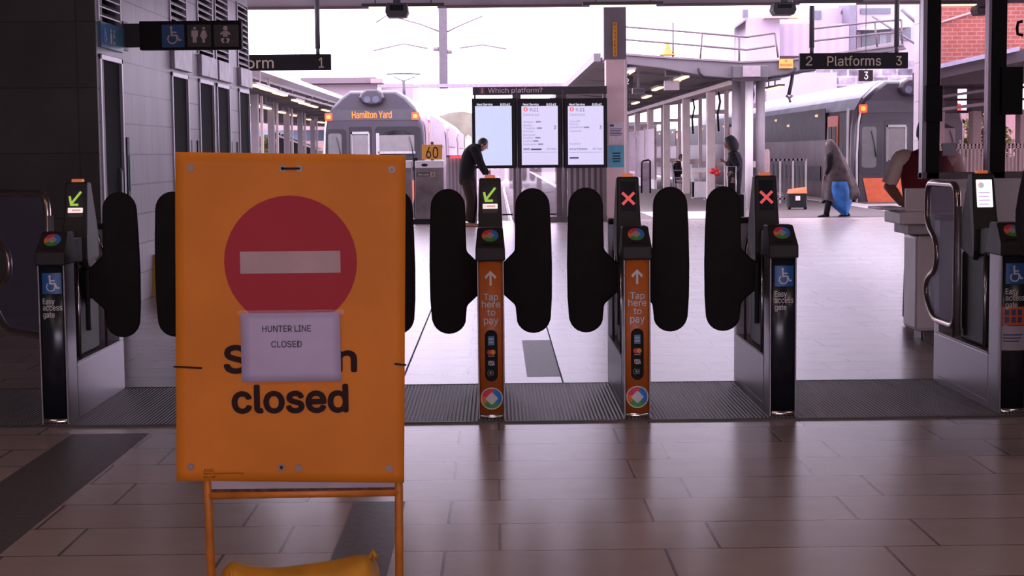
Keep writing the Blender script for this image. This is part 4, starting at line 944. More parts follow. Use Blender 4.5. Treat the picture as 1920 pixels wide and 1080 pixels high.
# dark stair canopy seen under left canopy
st = thing('stair_roof', 'dark sloping stair roof seen below the left canopy', 'roof', tuple(P(560, 300, 90)))
MB().prism([(P(518, 0, 90).x, P(0, 262, 90).z), (P(592, 0, 90).x, P(0, 288, 90).z), (P(592, 0, 90).x, P(0, 300, 90).z), (P(518, 0, 90).x, P(0, 292, 90).z)], 'Y', 90, 92).build('sloping_roof', BLACK, st)
MB().prism([(P(518, 0, 90).x, P(0, 258, 90).z), (P(592, 0, 90).x, P(0, 285, 90).z), (P(592, 0, 90).x, P(0, 288, 90).z), (P(518, 0, 90).x, P(0, 262, 90).z)], 'Y', 89.9, 92).build('roof_edge', WPAINT, st)
MB().box(P(520, 0, 90).x, P(590, 0, 90).x, 90.2, 91.8, -1.25, P(0, 296, 90).z).build('wall', GPAINT, st)

# far low buildings, gantry
TBLK_ = mat('far_dark_glass', (.03, .03, .035), .3)
gb = MB().box(P(705, 0, 70).x, P(1100, 0, 70).x, 70, 70.6, P(0, 171, 70).z, P(0, 165, 70).z).build('overhead_beam', mat('gantry_pink', (0.248, 0.200, 0.240), .6)); tag(gb, 'pale pink horizontal gantry beam above the tracks', 'gantry')
MB().box(P(1090, 0, 70).x, P(1098, 0, 70).x, 70, 70.6, -1.25, P(0, 171, 70).z).build('leg', WPAINT, gb); MB().box(P(705, 0, 70).x, P(711, 0, 70).x, 70, 70.6, -1.25, P(0, 171, 70).z).build('leg', WPAINT, gb)
fb = thing('far_building', 'distant brown station building closing the view at the end of platforms 2 and 3', 'building', (7, 122, -1.25))  # added to darken the train window reflections and the gaps between posts
MB().box(1.0, 13.6, 122, 126, -1.25, 3.3).build('wall', mat('backdrop_wall', (.12, .09, .09), .8, 0, .2, .3), fb)
MB().box(.6, 14.0, 121.6, 126.4, 3.3, 3.6).build('roof', mat('backdrop_roof', (.10, .085, .09), .8), fb)
for k in range(4): MB().box(2.2 + 3 * k, 3.8 + 3 * k, 121.9, 122, .6, 2.2).build('window', TBLK_, fb)
db = thing('far_building', 'low building with dark roof seen above the train roof', 'building', tuple(P(640, 286, 125)))
MB().box(P(560, 0, 125).x, P(702, 0, 125).x, 125, 135, P(0, 162, 125).z, P(0, 151, 125).z).build('roof', mat('mauve_roof', (0.140, 0.105, 0.125), .7), db)
MB().box(P(530, 0, 125).x, P(770, 0, 125).x, 126, 136, -1.25, P(0, 163, 125).z).build('wall', mat('pale_wall', (0.302, 0.244, 0.277), .8, 0, .04, .5), db)
MB().box(P(694, 0, 125).x, P(716, 0, 125).x, 124, 126, P(0, 163, 125).z, P(0, 155, 125).z).build('plant_box', mat('pale_wall2', (0.294, 0.218, 0.231), .8), db)
mast = thing('catenary_mast', 'grey steel mast carrying overhead wire arms against the white sky', 'mast', tuple(P(832, 168, 70.3)))
q = P(832, 166, 70.3); MB().box(q.x - .18, q.x + .18, 70.1, 70.5, q.z, P(0, -30, 70).z).build('steel_mast', mat('mast_mauve', (0.083, 0.068, 0.083), .5), mast)
WIRE = mat('wire_pink', (0.150, 0.114, 0.126), .6)
for pts in ([(705, 42), (727, 28), (790, 46), (826, 60)], [(838, 60), (862, 48), (905, 30)], [(700, 95), (757, 82), (802, 91)], [(862, 90), (905, 84), (950, 92)]):
    MB().tube([P(x, y, 70.3) for x, y in pts], .035, 6).build('wire_arm', WIRE, mast)
for x, y in ((818, 92), (842, 97), (832, 63)): q = P(x, y, 70.2); MB().tube([q - Vector((.12, 0, 0)), q + Vector((.12, 0, 0))], .09, 8).build('insulator', WIRE, mast)
pant = thing('pantograph', 'thin pantograph frame above the left-hand train roof', 'pantograph', tuple(P(758, 168, 56)))
MB().tube([P(758, 184, 56), P(756.5, 152, 56)], .05, 8).tube([P(756.5, 152, 56), P(738, 144, 56)], .02, 6).tube([P(756.5, 152, 56), P(778, 144, 56)], .02, 6).tube([P(725, 139, 56), P(745, 138, 56), P(768, 138, 56), P(788, 139, 56)], .03, 6).build('arms', mat('panto_grey', (0.072, 0.060, 0.068), .5), pant)
# hillside houses right of the left train
hl = thing('hillside', 'hazy hillside with houses between the train and the departure screens', 'hill', tuple(P(900, 286, 400)))
hp = [(820, 320), (820, 226), (840, 219), (865, 217), (900, 224), (960, 240), (1060, 262), (1140, 268), (1140, 320)]
MB().prism([(P(x, 0, 400).x, P(0, y, 400).z) for x, y in hp], 'Y', 400, 420).build('slope', mat('hill_haze_green', (0.187, 0.171, 0.132), .9, 0, .3, .12), hl)  # distance haze greyed into the slope's colour
for i in range(7):
    x0 = 838 + i * 17; y0 = 244 + (i % 3) * 7
    hs = MB(); Yh = 385 - 4 * (i % 3); u = P(x0, y0 + 12, Yh); v = P(x0 + 12, y0, Yh); hs.box(u.x, v.x, Yh, Yh + 3, -1.25, v.z); hs.prism([(u.x - .1, v.z), (v.x + .1, v.z), ((u.x + v.x) / 2, v.z + .7)], 'Y', Yh - .1, Yh + 3)
    o = hs.build('far_house', mat('far_house_wall', (0.275, 0.250, 0.280), .8, 0, .35, .4)); tag(o, 'tiny pale house on the hazy hillside beyond the tracks', 'house', 'tiny houses on the hillside')

# ------------------------------------------------------------------ trains
TGREY = mat('train_grey', (0.042, 0.035, 0.048), .35, .2, .05, 1.5)
TSIDE = mat('train_side_grey', (0.156, 0.130, 0.140), .35, .2, .06, 1.2)
TBLK = mat('train_black', (0.018, 0.015, 0.019), .25)
TWIN = mat('train_window', (.02, .02, .022), .4, 0, .4, 3, spec=.12)
BLIND = mat('window_blind', (0.153, 0.140, 0.144), .6, 0, .04)
TROOF = mat('train_roof', (0.330, 0.348, 0.408), .4, .2, .08, 1)
TOR = mat('train_orange', (0.637, 0.120, 0.045), .4)
REDL = emi('red_tail_lamp', (1, .07, .04), 1.3); YEL_L = emi('lamp_core', (1, .42, .02), 1.5)
def train(name, lab, Yt, px0, px1, length, oside, k):
    """section from the left-hand train measured in pixels at its own distance, scaled by k"""
    s = FPX / Yt; x0 = P(px0, 286, Yt).x; W = 190 / 63.0 * 1.0
    U = lambda x: x0 + (x - 605) / 190.0 * W * 1.0
    Z = lambda y: EYE + (286 - y) / 63.0 - .0
    root = thing(name, lab, 'train', (U(700), Yt, -1.1))
    sec = [(606, 437), (605, 300), (606.5, 250), (611, 218), (622, 198), (640, 180), (656, 168.5), (744, 168.5), (762, 180), (779, 198), (789, 218), (793.5, 250), (795, 300), (794, 437)]
    secm = [(U(x), Z(y)) for x, y in sec]; cx = U(700)
    MB().prism(secm, 'Y', Yt + .5, Yt + length, True).build('car_body', TSIDE if oside < 0 else mat('train_side_glare', (.40, .31, .37), .5, 0, .05, 1), root)  # left train: glare on its overexposed side is put into the body colour
    # nose: shallow loft
    b = MB(); b.loft([[(cx + (x - cx) * .93, Yt - .04, 1.0 + (z - 1.0) * .955) for x, z in secm], [(cx + (x - cx) * .985, Yt + .08, 1.0 + (z - 1.0) * .985) for x, z in secm], [(x, Yt + .5, z) for x, z in secm]], True, True); b.build('nose', TGREY, root)
    rf = MB(); rp = [(x, z + .012) for x, z in secm[3:11]]; rp = rp + [(x, z - .05) for x, z in secm[3:11]][::-1]; rf.prism(rp, 'Y', Yt + .52, Yt + length, False); rf.build('roof', TROOF, root)
    F = FN((0, Yt - .045, 0))
    R4 = lambda a_, b_, c_, d_, r=.06: rrect(U(a_), Z(d_), U(c_), Z(b_), r)
    decal('upper_band', [R4(620, 204, 780, 224, .1)], mat('train_band', (0.045, 0.041, 0.051), .4), root, F, .01)
    decal('windscreen_mask', [R4(612, 240, 650, 330, .12), R4(655, 236, 697, 372, .05), R4(703, 236, 788, 330, .12)], TBLK, root, F, .008)
    wd = decal('left_window', [R4(616, 248, 641, 318, .08)], mat('blind_grey', (0.113, 0.106, 0.113), .3), root, F, .014)
    dd = decal('door_window', [R4(661, 251, 690, 306, .06)], BLIND, root, F, .014)
    decal('door_frame', [R4(658, 245, 692, 249.5, .03), R4(658, 245, 661, 308, .03), R4(690, 248, 693, 308, .02)], mat('frame_white', (0.325, 0.310, 0.320), .4), root, F, .02)
    ww = decal('right_window', [[(U(711), Z(318)), (U(776), Z(318)), (U(776), Z(252)), (U(760), Z(244)), (U(743), Z(242)), (U(722), Z(246)), (U(711), Z(252))]], TWIN, root, F, .012)
    decal('blind', [R4(711, 252, 776, 283, .03)], BLIND, ww, F, .016); decal('blind_edge', [R4(709, 282, 778, 286.5, .02), R4(705, 248, 711, 320, .02)], mat('frame_white', (0.325, 0.310, 0.320), .4), ww, F, .02)
    for x, t in ((775, 40), (640, 30)):
        MB().tube([(U(x), Yt - .09, Z(300)), (U(x - 3), Yt - .09, Z(275)), (U(x - 8), Yt - .08, Z(255))], .015, 6).build('wiper', TBLK, root)
    hb = MB(); hx = [(675, 183), (680, 173), (690, 167), (709, 167), (719, 173), (723, 183), (718, 193), (708, 197), (692, 197), (681, 193)]
    c_ = (U(699), Z(182)); A = [(U(x), Yt - .25, Z(y)) for x, y in hx]; B_ = [(U(x), Yt + .4, Z(y)) for x, y in hx]; C_ = [(c_[0] + (U(x) - c_[0]) * .85, Yt - .32, c_[1] + (Z(y) - c_[1]) * .8) for x, y in hx]
    hb.loft([C_, A, B_], True, False); ho = hb.build('roof_pod', TGREY, root, .02)
    decal('pod_lamps', [circ(U(691), Z(186), .10, 14), circ(U(707), Z(186), .10, 14)], mat('lamp_glass', (.10, .11, .15), .1), ho, FN((0, Yt - .325, 0)), .01)
    for x in (617.5, 778.5):
        rd = decal('tail_lamp', [R4(x - 7, 210, x + 7, 224, .04)], REDL, root, F, .03); decal('lamp_core', [R4(x - 4, 213.5, x + 4, 220.5, .03)], YEL_L, rd, F, .035)
    ck = decal('skirt_orange', [[(U(618), Z(336)), (U(782), Z(336)), (U(772), Z(380)), (U(628), Z(380))]], TOR, root, F, .03)
    MB().box(U(680), U(720), Yt - .45, Yt + .1, Z(408), Z(395)).build('coupler', BLACK, root)
    MB().tube([(U(609), Yt - .02, Z(380)), (U(608), Yt - .02, Z(300)), (U(610.5), Yt - .02, Z(240)), (U(615), Yt - .02, Z(215))], .03, 6).build('corner_trim', WPAINT, root)
    # side facing the concourse centre
    sx = U(605) - .012 if oside < 0 else U(795) + .012; d = -1 if oside < 0 else 1
    FS = lambda y, z, t: Vector((sx + d * t, y, z))
    WB = TWIN if oside < 0 else mat('window_band_glare', (.36, .28, .335), .5, 0, .1, 2, spec=.15)  # left train's window band lightened in colour for the same glare
    for car in range(int(length // 20)):
        y0 = Yt + car * 20.2
        so = MB().box(min(sx, sx + d * .02), max(sx, sx + d * .02), y0 + 3.9, y0 + 17.6, Z(268), Z(210)).build('upper_window_band', WB, root)
        MB().box(min(sx, sx + d * .02), max(sx, sx + d * .02), y0 + 4.6, y0 + 16.6, Z(345), Z(318)).build('lower_window_band', WB, root)
        MB().box(min(sx, sx + d * .03), max(sx, sx + d * .03), y0 + .7, y0 + .9, Z(380), Z(215)).build('cab_trim', WPAINT if oside < 0 else MATS['train_side_glare'], root)
        MB().box(min(sx, sx + d * .02), max(sx, sx + d * .02), y0 + .95, y0 + 1.9, Z(300), Z(222)).build('cab_window', WB, root)
        dr = MB().box(min(sx, sx + d * .03), max(sx, sx + d * .03), y0 + 2.1, y0 + 3.5, Z(372), Z(226)).build('passenger_door', TOR if oside < 0 else mat('door_glare', (0.420, 0.240, 0.204), .5), root)  # left train's door orange paled in colour for the glare
        MB().box(min(sx, sx + d * .045), max(sx, sx + d * .045), y0 + 2.25, y0 + 2.75, Z(345), Z(245)).box(min(sx, sx + d * .045), max(sx, sx + d * .045), y0 + 2.85, y0 + 3.35, Z(345), Z(245)).build('door_window', WB, dr)
        if oside < 0:
            for k_ in (0, 2, 3): MB().tube([(sx - .03, y0 + 5 + k_ * 2.4, Z(222 + 7 * (k_ % 3))), (sx - .03, y0 + 5.25 + k_ * 2.4, Z(222 + 7 * (k_ % 3)))], .04, 8).build('window_glint', emi('glint_glow', (1, .65, .4), .9), so)  # glowing dots imitate reflections on the dark windows
    for k_ in range(int(length // 10)):
        y = Yt + 2 + k_ * 9; MB().box(U(622), U(778), y, y + 2.4, -.98, -.45).build('underframe', BLACK, root)
        for yy in (y + .3, y + 1.7):
            for xx in (U(640), U(760)): MB().tube([(xx - .06, yy, -.68), (xx + .06, yy, -.68)], .40, 16).build('wheel', BLACK, root)
    return root, U, Z, F
r1, U, Z, F1 = train('commuter_train', 'grey train with orange lit Hamilton Yard display, behind the yellow sign', 48.5, 605, 795, 60, 1, 1)
LED = emi('amber_led', (1, .20, .01), 1.5)
text('Hamilton Yard', (U(661), Z(220.5), U(735), Z(207)), LED, r1, FN((0, 48.5 - .045, 0)), .02, 'display_lettering', .02)
r2, U2, Z2, F2 = train('commuter_train', 'grey train with orange doors and one red lamp showing, at right beyond the platform', 44.5, 1603, 1813, 60, -1, 1)

# buffer, speed sign
q = G(800, 414)
bf = thing('barrier_cabinet', 'grey cabinet barrier at the track end with a small Newcastle sign', 'cabinet', (P(800, 0, 33.6).x, 33.6, 0))
for (xa_, xb_, nm) in ((748, 771, 'left_panel'), (779, 831, 'main_panel')):
    a = P(xa_, 411, 33.3); b = P(xb_, 314, 33.3); MB().box(a.x, b.x, 33.3, 33.7, .10, b.z).build(nm, mat('cabinet_taupe', (0.140, 0.108, 0.112), .3, .2, .25, 2), bf, .01)
    c1 = P(xa_, 315, 33.3); c2 = P(xb_, 301, 33.3); MB().box(c1.x - .01, c2.x + .01, 33.25, 33.72, c1.z, c2.z).build('white_top', WPAINT, bf, .02)
a = P(746, 0, 33.3); b = P(833, 0, 33.3); MB().box(a.x, b.x, 33.35, 33.72, 0, .10).build('plinth', BLACK, bf)
a = P(771, 0, 33.3); b = P(779, 0, 33.3); MB().box(a.x, b.x, 33.36, 33.6, .1, P(0, 303, 33.3).z).build('dark_gap', BLACK, bf)
a = P(788, 0, 33.3); 
FBf = FN((0, 33.29, 0)); u = P(781.5, 331, 33.3); v = P(806, 323, 33.3)
np_ = decal('name_plate', [rrect(u.x, u.z, v.x, v.z, .01)], mat('plate_dark', (.06, .04, .04), .5), bf, FBf, .006); text('Newcastle', (u.x + .03, u.z + .02, v.x - .02, v.z - .02), CREAM, np_, FBf, .02, th=.009)
u = P(807, 331.5, 33.3); v = P(816, 322.5, 33.3); np2 = decal('number_plate', [rrect(u.x, u.z, v.x, v.z, .01)], mat('plate_tan', (.32, .24, .22), .5), bf, FBf, .006); text('8', (u.x + .03, u.z + .02, v.x - .03, v.z - .02), INK, np2, FBf, .02, th=.009)
c = P(796, 309.5, 33.25); decal('oval_badge', [[(c.x + .065 * math.cos(t / 9 * math.pi), c.z + .03 * math.sin(t / 9 * math.pi)) for t in range(18)]], BLACK, bf, FN((0, 33.25, 0)), .006)
ss_ = thing('speed_sign', 'yellow speed sign reading 60 above the grey cabinet', 'sign', tuple(P(810, 300, 33.9)))
a = P(791.5, 299, 33.9); b = P(829, 271, 33.9); MB().box(a.x, b.x, 33.9, 33.93, a.z, b.z).build('sign_panel', mat('speed_yellow', (.55, .25, .03), .5), ss_, .004)
u = P(799, 297, 33.9); v = P(821.5, 275, 33.9); text('60', (u.x, u.z, v.x, v.z), INK, ss_, FN((0, 33.9, 0)), .01)
MB().box((a.x + b.x) / 2 - .03, (a.x + b.x) / 2 + .03, 33.93, 33.98, 0, b.z + .06).build('pole', DPAINT, ss_)
# corrugated pale sheet right of cabinet with red light line
cs = thing('corrugated_screen', 'pale corrugated metal screen between the cabinet and leaning man', 'screen', (P(855, 0, 34.).x, 34.1, 0))
a = P(833, 0, 34.1); b = P(886, 0, 34.1); zt = P(0, 302, 34.1).z
MB().box(a.x, b.x, 34.1, 34.14, .02, zt).build('sheet', wave_mat('corrugated', (.34, .29, .32), (.55, .48, .53), 4.2, 'X', .4, .6, .3), cs)
MB().box(a.x, b.x, 34.05, 34.18, zt, zt + .03).build('top_edge', DPAINT, cs); MB().box(a.x + .08, a.x + .34, 34.04, 34.06, zt - .03, zt + .02).build('red_lamp', emi('red_line', (1, .08, .1), 1.2), cs)

# departure display stand
dp = thing('departure_display', 'Which platform departure display with three lit screens on a steel stand', 'display', (P(1012, 0, 33.6).x, 33.6, 0))
YD = 33.5; YD_ = YD
a = P(886, 178, YD); b = P(1138, 161, YD); MB().box(a.x, b.x, YD, YD + .3, a.z, b.z).build('header', mat('header_dark', (0.036, 0.027, 0.031), .5), dp, .01)
FD = FN((0, YD, 0)); u = P(915.5, 176.5, YD); v = P(1017, 164, YD); text('Which platform?', (u.x, u.z, v.x, v.z), mat('header_ink', (.75, .6, .64), .5), dp, FD, .0, th=.006)
u = P(899, 176, YD); v = P(909, 163, YD); ib = decal('info_square', [rrect(u.x, u.z, v.x, v.z, .01)], mat('info_maroon', (.16, .05, .05), .5), dp, FD, .004); text('i', (u.x + .04, u.z + .015, v.x - .035, v.z - .015), PALE, ib, FD, .03, th=.008)
SCR = emi('screen_lilac', (.78, .72, 1.0), .75); SCR2 = emi('screen_blue', (.68, .74, 1.0), .75); TXV = emi('screen_violet', (.42, .36, .62), .5); TXD = emi('screen_dark', (.10, .08, .22), .3)
for si, (xa_, xb_, ya, yb, sc) in enumerate(((886, 965, 184, 316, SCR2), (973, 1050, 184, 315, SCR), (1059, 1138, 184, 315, SCR))):
    a = P(xa_, yb, YD); b = P(xb_, ya, YD); case = MB().box(a.x, b.x, YD - .06, YD + .10, a.z, b.z).build('screen_case', BLACK, dp, .006)
    if si: case['label'] = 'lit screen case with departures for platform ' + str(si + 1)
    FS_ = FN((0, YD - .06, 0)); x0, x1, y0, y1 = (892 if si == 0 else (978.5 if si == 1 else 1065)), (959 if si == 0 else (1045.5 if si == 1 else 1131)), 198.5, (310.5 if si == 0 else (309.5 if si == 1 else 309))
    u = P(x0, y1, YD_); v = P(x1, y0, YD_); scr = decal('lit_screen', [rrect(u.x, u.z, v.x, v.z, .004)], sc, case, FS_, .003)
    def tt(s, xx0, yy0, xx1, yy1, m, bold=.0, par=scr):
        p_ = P(xx0, yy1, YD - .06); r_ = P(xx1, yy0, YD - .06); text(s, (p_.x, p_.z, r_.x, r_.z), m, par, FS_, bold, th=.006)
    TW = emi('screen_white_text', (.8, .8, .9), .9)
    tt('Next Service', x0 + 2, 193.5, x0 + 31.5, 198, TW, .03, case); tt('8:55:42', x1 - 21, 193.5, x1 - 3, 198, TW, .03, case)
    if si:
        c = P(x0 + 7, 205, YD - .06); rc = decal('red_roundel', [circ(c.x, c.z, .045, 16)], emi('roundel_red', (.85, .18, .22), .8), scr, FS_, .006); decal('roundel_mark', [rrect(c.x - .01, c.z - .025, c.x + .01, c.z + .025, .003)], emi('screen_white_text', (.8, .8, .9), .9), rc, FS_, .009)
        tt('9:21' if si == 1 else '9:31', x0 + 14.5, 202.5, x0 + 31, 209, TXD)
        tt('Central', x0 + 2.5, 212.5, x0 + 23, 217.5, TXV); tt('(s)', x0 + 25, 212.5, x0 + 32, 218, TXV)
        tt('2' if si == 1 else '3', x1 - 7, 235.5, x1 - 3, 242, TXD, .02)
        rows = [('Wickham', 227, 19), ('Waratah', 233.5, 16), ('Teralba', 239, 21), ('Booragul', 245, 20), ('Morisset', 251.5, 22), ('Fassifern', 257, 19), ('Gosford', 263, 17), ('Broadmeadow', 269, 25)] if si == 1 else [('Cardiff', 226, 20), ('Epping', 231.5, 16), ('Strathfield', 237, 26), ('Central', 244, 22), ('Gosford', 268, 20)]
        for s, y, w_ in rows: tt(s, x0 + 3, y - .5, x0 + 3 + w_, y + 3.5, TXV)
        chips = [(26, 228), (28, 240), (25, 258), (21.5, 264), (30.5, 270)] if si == 1 else [(30, 238.5)]
        ch = []
        for cx_, cy_ in chips: p_ = P(x0 + cx_, cy_ + 1.8, YD - .06); r_ = P(x0 + cx_ + 9.5, cy_ - 1.2, YD - .06); ch.append(rrect(p_.x, p_.z, r_.x, r_.z, .004))
        decal('time_chips', ch, emi('chip_violet', (.36, .32, .52), .6), scr, FS_, .006)
        tt('SERVICES' if si == 1 else 'STATIONS', x0 + 3, 278, x0 + (15 if si == 1 else 36), 281.5, TXD, .04)
        if si == 1:
            p_ = P(x0 + 17, 281.5, YD - .06); r_ = P(x0 + 37, 278.5, YD - .06); decal('bar', [rrect(p_.x, p_.z, r_.x, r_.z, .004)], TXD, scr, FS_, .006)
        else:
            p_ = P(x0 + 3, 297.5, YD - .06); r_ = P(x0 + 20, 294.5, YD - .06); decal('bar', [rrect(p_.x, p_.z, r_.x, r_.z, .004)], TXD, scr, FS_, .006)
        tt('25 min' if si == 1 else '35 min', x1 - 20, 277.5, x1 - 2.5, 281, TXD); 
        p_ = P(x0, 286, YD - .06); r_ = P(x1, 285.6, YD - .06); decal('divider', [rrect(p_.x + .02, p_.z, r_.x - .02, p_.z + .006, .001)], TXV, scr, FS_, .006)
for xa_, xb_ in ((886, 890), (959, 975), (1041, 1062), (1130, 1137)):
    a = P(xa_, 0, YD); b = P(xb_, 0, YD); MB().box(a.x, b.x, YD + .1, YD + .2, 0, P(0, 178, YD).z).build('upright', mat('upright_taupe', (0.138, 0.108, 0.111), .4, .3), dp, .01)
for xa_ in (967.5, 1053.5):
    a = P(xa_, 0, YD); MB().tube([(a.x, YD + .02, .02), (a.x, YD + .02, P(0, 178, YD).z)], .03, 10).build('slim_tube', STEEL, dp)
MB().box(P(959, 0, YD).x, P(1137, 0, YD).x, YD + .06, YD + .22, 0, .12).build('base_rail', mat('upright_taupe', (0.138, 0.108, 0.111), .4, .3), dp)
gl = thing('glass_fence', 'glass fence panels at the track end below the departure screens', 'fence', (P(1010, 0, 33.9).x, 33.9, 0))
for xa_, xb_ in ((892, 958), (976, 1040)):
    MB().box(P(xa_, 0, 33.9).x, P(xb_, 0, 33.9).x, 33.9, 33.92, .02, 1.2).build('pane', glass_mat('clear_pane', (.92, .88, .94), .08, .02, .06, (.5, .42, .45)), gl)
    MB().box(P(xa_, 0, 33.9).x, P(xb_, 0, 33.9).x, 33.88, 33.94, .14, .17).build('pane_clamp', BLACK, gl)
rg = thing('roller_grille', 'taupe vertical-slatted panel below the rightmost departure screen', 'panel', (P(1100, 0, 33.9).x, 33.9, 0))
MB().box(P(1062, 0, 33.9).x, P(1131, 0, 33.9).x, 33.9, 33.95, .12, 1.3).build('slatted_sheet', wave_mat('slats_taupe', (.12, .09, .10), (.34, .28, .31), 2.6, 'X', .5, .6), rg)
MB().box(P(1062, 0, 33.9).x, P(1131, 0, 33.9).x, 33.88, 33.98, 0, .12).build('base', DPAINT, rg)

# ------------------------------------------------------------------ pale buildings beyond the right canopy
PB = mat('pink_render', (0.38, 0.305, 0.37), .8, 0, .03, .4)
ab = thing('apartment_building', 'pale pink-white building with balconies above the right canopy', 'building', tuple(P(1500, 286, 95)))
Yb = 95
def bxx(x0, y0, x1, y1, ya, yb, n, m, bev=0):
    a = P(x0, y1, ya); b = P(x1, y0, ya); return MB().box(a.x, b.x, ya, yb, a.z, b.z).build(n, m, ab, bev)
bxx(1377, 15, 1600, 300, 96, 110, 'rear_block', PB)
bxx(1398, 33, 1462, 120, 92, 96, 'front_block', mat('pink_render2', (0.352, 0.282, 0.343), .8, 0, .03, .4))
bxx(1460, 44, 1592, 105, 93, 96, 'ribbed_block', wave_mat('ribbed_pink', (.29, .23, .29), (.33, .26, .325), .6, 'X', .8, .2))
bxx(1592, -10, 1606, 120, 94, 97, 'corner_pier', mat('mauve_pier', (0.147, 0.133, 0.175), .7))
bxx(1606, -10, 1760, 120, 96, 110, 'right_block', PB)
for (x0, y0, x1, y1) in ((1394, 18, 1402, 33), (1614, 15, 1670, 26), (1616, 55, 1670, 90), (1690, 52, 1708, 76), (1525, 20, 1540, 36), (1577, 20, 1592, 26)):
    w_ = bxx(x0, y0, x1, y1, 95.9 if x0 > 1605 or x0 < 1400 or x0 > 1500 else 91.9, 96.05, 'window', mat('blue_grey_glass', (0.075, 0.080, 0.110), .15))
bxx(1649, 60, 1662, 82, 95.85, 95.95, 'pale_curtain', mat('curtain_pale', (0.325, 0.330, 0.375), .8))
MB().prism([pc(1400, 33, 91.8), pc(1378, 49, 91.8), pc(1378, 53, 91.8), pc(1400, 37, 91.8)], 'Y', 91.8, 96).build('sloping_parapet', GPAINT, ab)
MB().prism([pc(1606, 56, 94.5), pc(1640, 44, 94.5), pc(1710, 36, 94.5), pc(1710, 50, 94.5), pc(1640, 56, 94.5)], 'Y', 94.5, 96).build('porch_roof', mat('white_render', (0.425, 0.390, 0.425), .7), ab)
MB().prism([pc(1606, 90, 94.5), pc(1690, 76, 94.5), pc(1690, 84, 94.5), pc(1606, 98, 94.5)], 'Y', 94.5, 96).build('balcony_slab', GPAINT, ab)
MB().tube([P(1635, 30, 90), P(1716, 82, 90)], .07, 6).tube([P(1690, 17, 90), P(1720, 44, 90)], .10, 6).build('sloping_tube', mat('tube_grey', (0.140, 0.120, 0.144), .5), ab)
ca = thing('crane_cap', 'small pale peach and yellow structure above the white building', 'structure', tuple(P(1470, 34, 91)))
a = P(1434, 34, 91); b = P(1482, 24, 91); MB().box(a.x, b.x, 91, 91.9, a.z, b.z).build('peach_box', mat('peach_paint', (0.375, 0.260, 0.225), .6), ca); a = P(1482, 34, 91); b = P(1498, 22, 91)
MB().prism([(a.x, a.z), (b.x, a.z), ((a.x + b.x) / 2, b.z)], 'Y', 91, 91.5).build('yellow_bracket', mat('yellow_paint', (0.480, 0.390, 0.150), .6), ca)
gw = MB().box(P(1508, 0, 90).x, P(1760, 0, 90).x, 90, 90.5, -1.25, P(0, 128, 90).z).build('stone_wall', brick_mat('stonework', (.25, .20, .26), (.10, .085, .12), (.30, .25, .31), .9, .45, ms=.06, plane='XZ', rough=.8, noise=.5, nscale=2)); tag(gw, 'mottled grey and white stone wall behind the right-hand train', 'wall')
wb_ = MB().box(P(1440, 0, 88).x, P(1570, 0, 88).x, 88, 88.4, -1.25, P(0, 150, 88).z).build('pale_wall', mat('pink_white_wall', (0.344, 0.277, 0.328), .8, 0, .03, .5)); tag(wb_, 'pale pink wall above the roof of the right-hand train', 'wall')
hk = thing('signal_arm', 'dark hanging bracket over the right-hand train roof', 'bracket', tuple(P(1482, 160, 52)))
MB().tube([P(1487, 134, 52), P(1485, 150, 52), P(1479, 178, 52)], .06, 8).build('arm', DPAINT, hk); MB().tube([P(1474, 179, 52), P(1480, 184, 52), P(1486, 179, 52)], .04, 8).tube([P(1480, 184, 52), P(1482, 192, 52)], .04, 8).build('clamp', GPAINT, hk)

# ------------------------------------------------------------------ reflected street: objects beyond the booth glass stand in for its mirror image
RB = brick_mat('red_brick', (.42, .145, .11), (.36, .12, .09), (.46, .26, .22), .24, .10, ms=.014, off=.5, plane='XZ', rough=.85, noise=.1)
Yk = 40.5
bd = thing('brick_building', 'red brick building with a dark awning seen through the booth glass', 'building', tuple(P(1850, 286, Yk)))
def kq(x, y, Y=Yk): q = P(x, y, Y); return (q.x, q.z)
MB().prism([kq(1758, -60), kq(2300, -60), kq(2300, 60), kq(1758, 130)], 'Y', Yk, Yk + 2).build('brick_wall', RB, bd)
MB().tube([P(1758, 44, Yk - .05), P(1826, 22, Yk - .05)], .03, 6).build('pale_cable', mat('cable_pale', (.7, .55, .5), .7), bd)
MB().prism([kq(1758, 121, 38), kq(1912, 87, 38), kq(1912, 95, 38), kq(1758, 129, 38)], 'Y', 38, 38.2).build('awning_edge', mat('awning_blue_white', (0.440, 0.480, 0.624), .5), bd)
MB().prism([kq(1758, 128, 38.2), kq(1990, 76, 38.2), kq(1990, 100, 38.2), kq(1758, 148, 38.2)], 'Y', 38.2, Yk).build('awning_underside', DPAINT, bd)
MB().prism([kq(1758, 148, 39), kq(1990, 100, 39), kq(1990, 150, 39), kq(1758, 160, 39)], 'Y', 39, Yk + .4).build('dark_soffit', mat('soffit_dark', (.06, .05, .055), .6), bd)
for x0, x1 in ((1775, 1798), (1826, 1862), (1888, 1905)):
    a = kq(x0, 0); b = kq(x1, 0); MB().box(a[0], b[0], Yk, Yk + .5, kq(0, 228)[1], kq(0, 140)[1]).build('dark_pier', mat('pier_brown', (.045, .035, .035), .6), bd)
for y in (183, 205): MB().box(kq(1758, 0)[0], kq(1930, 0)[0], 39.8, 39.9, kq(0, y + 2)[1], kq(0, y - 2)[1]).build('dark_bar', BLACK, bd)
MB().prism([kq(1758, 180, 39.5), kq(1860, 165, 39.5), kq(1860, 170, 39.5), kq(1758, 185, 39.5)], 'Y', 39.5, 39.6).prism([kq(1758, 203, 39.5), kq(1860, 190, 39.5), kq(1860, 196, 39.5), kq(1758, 209, 39.5)], 'Y', 39.5, 39.6).build('grey_brace', GPAINT, bd)
MB().box(kq(1798, 0)[0], kq(1826, 0)[0], Yk + .3, Yk + .5, kq(0, 178)[1], kq(0, 158)[1]).build('brick_patch', RB, bd)
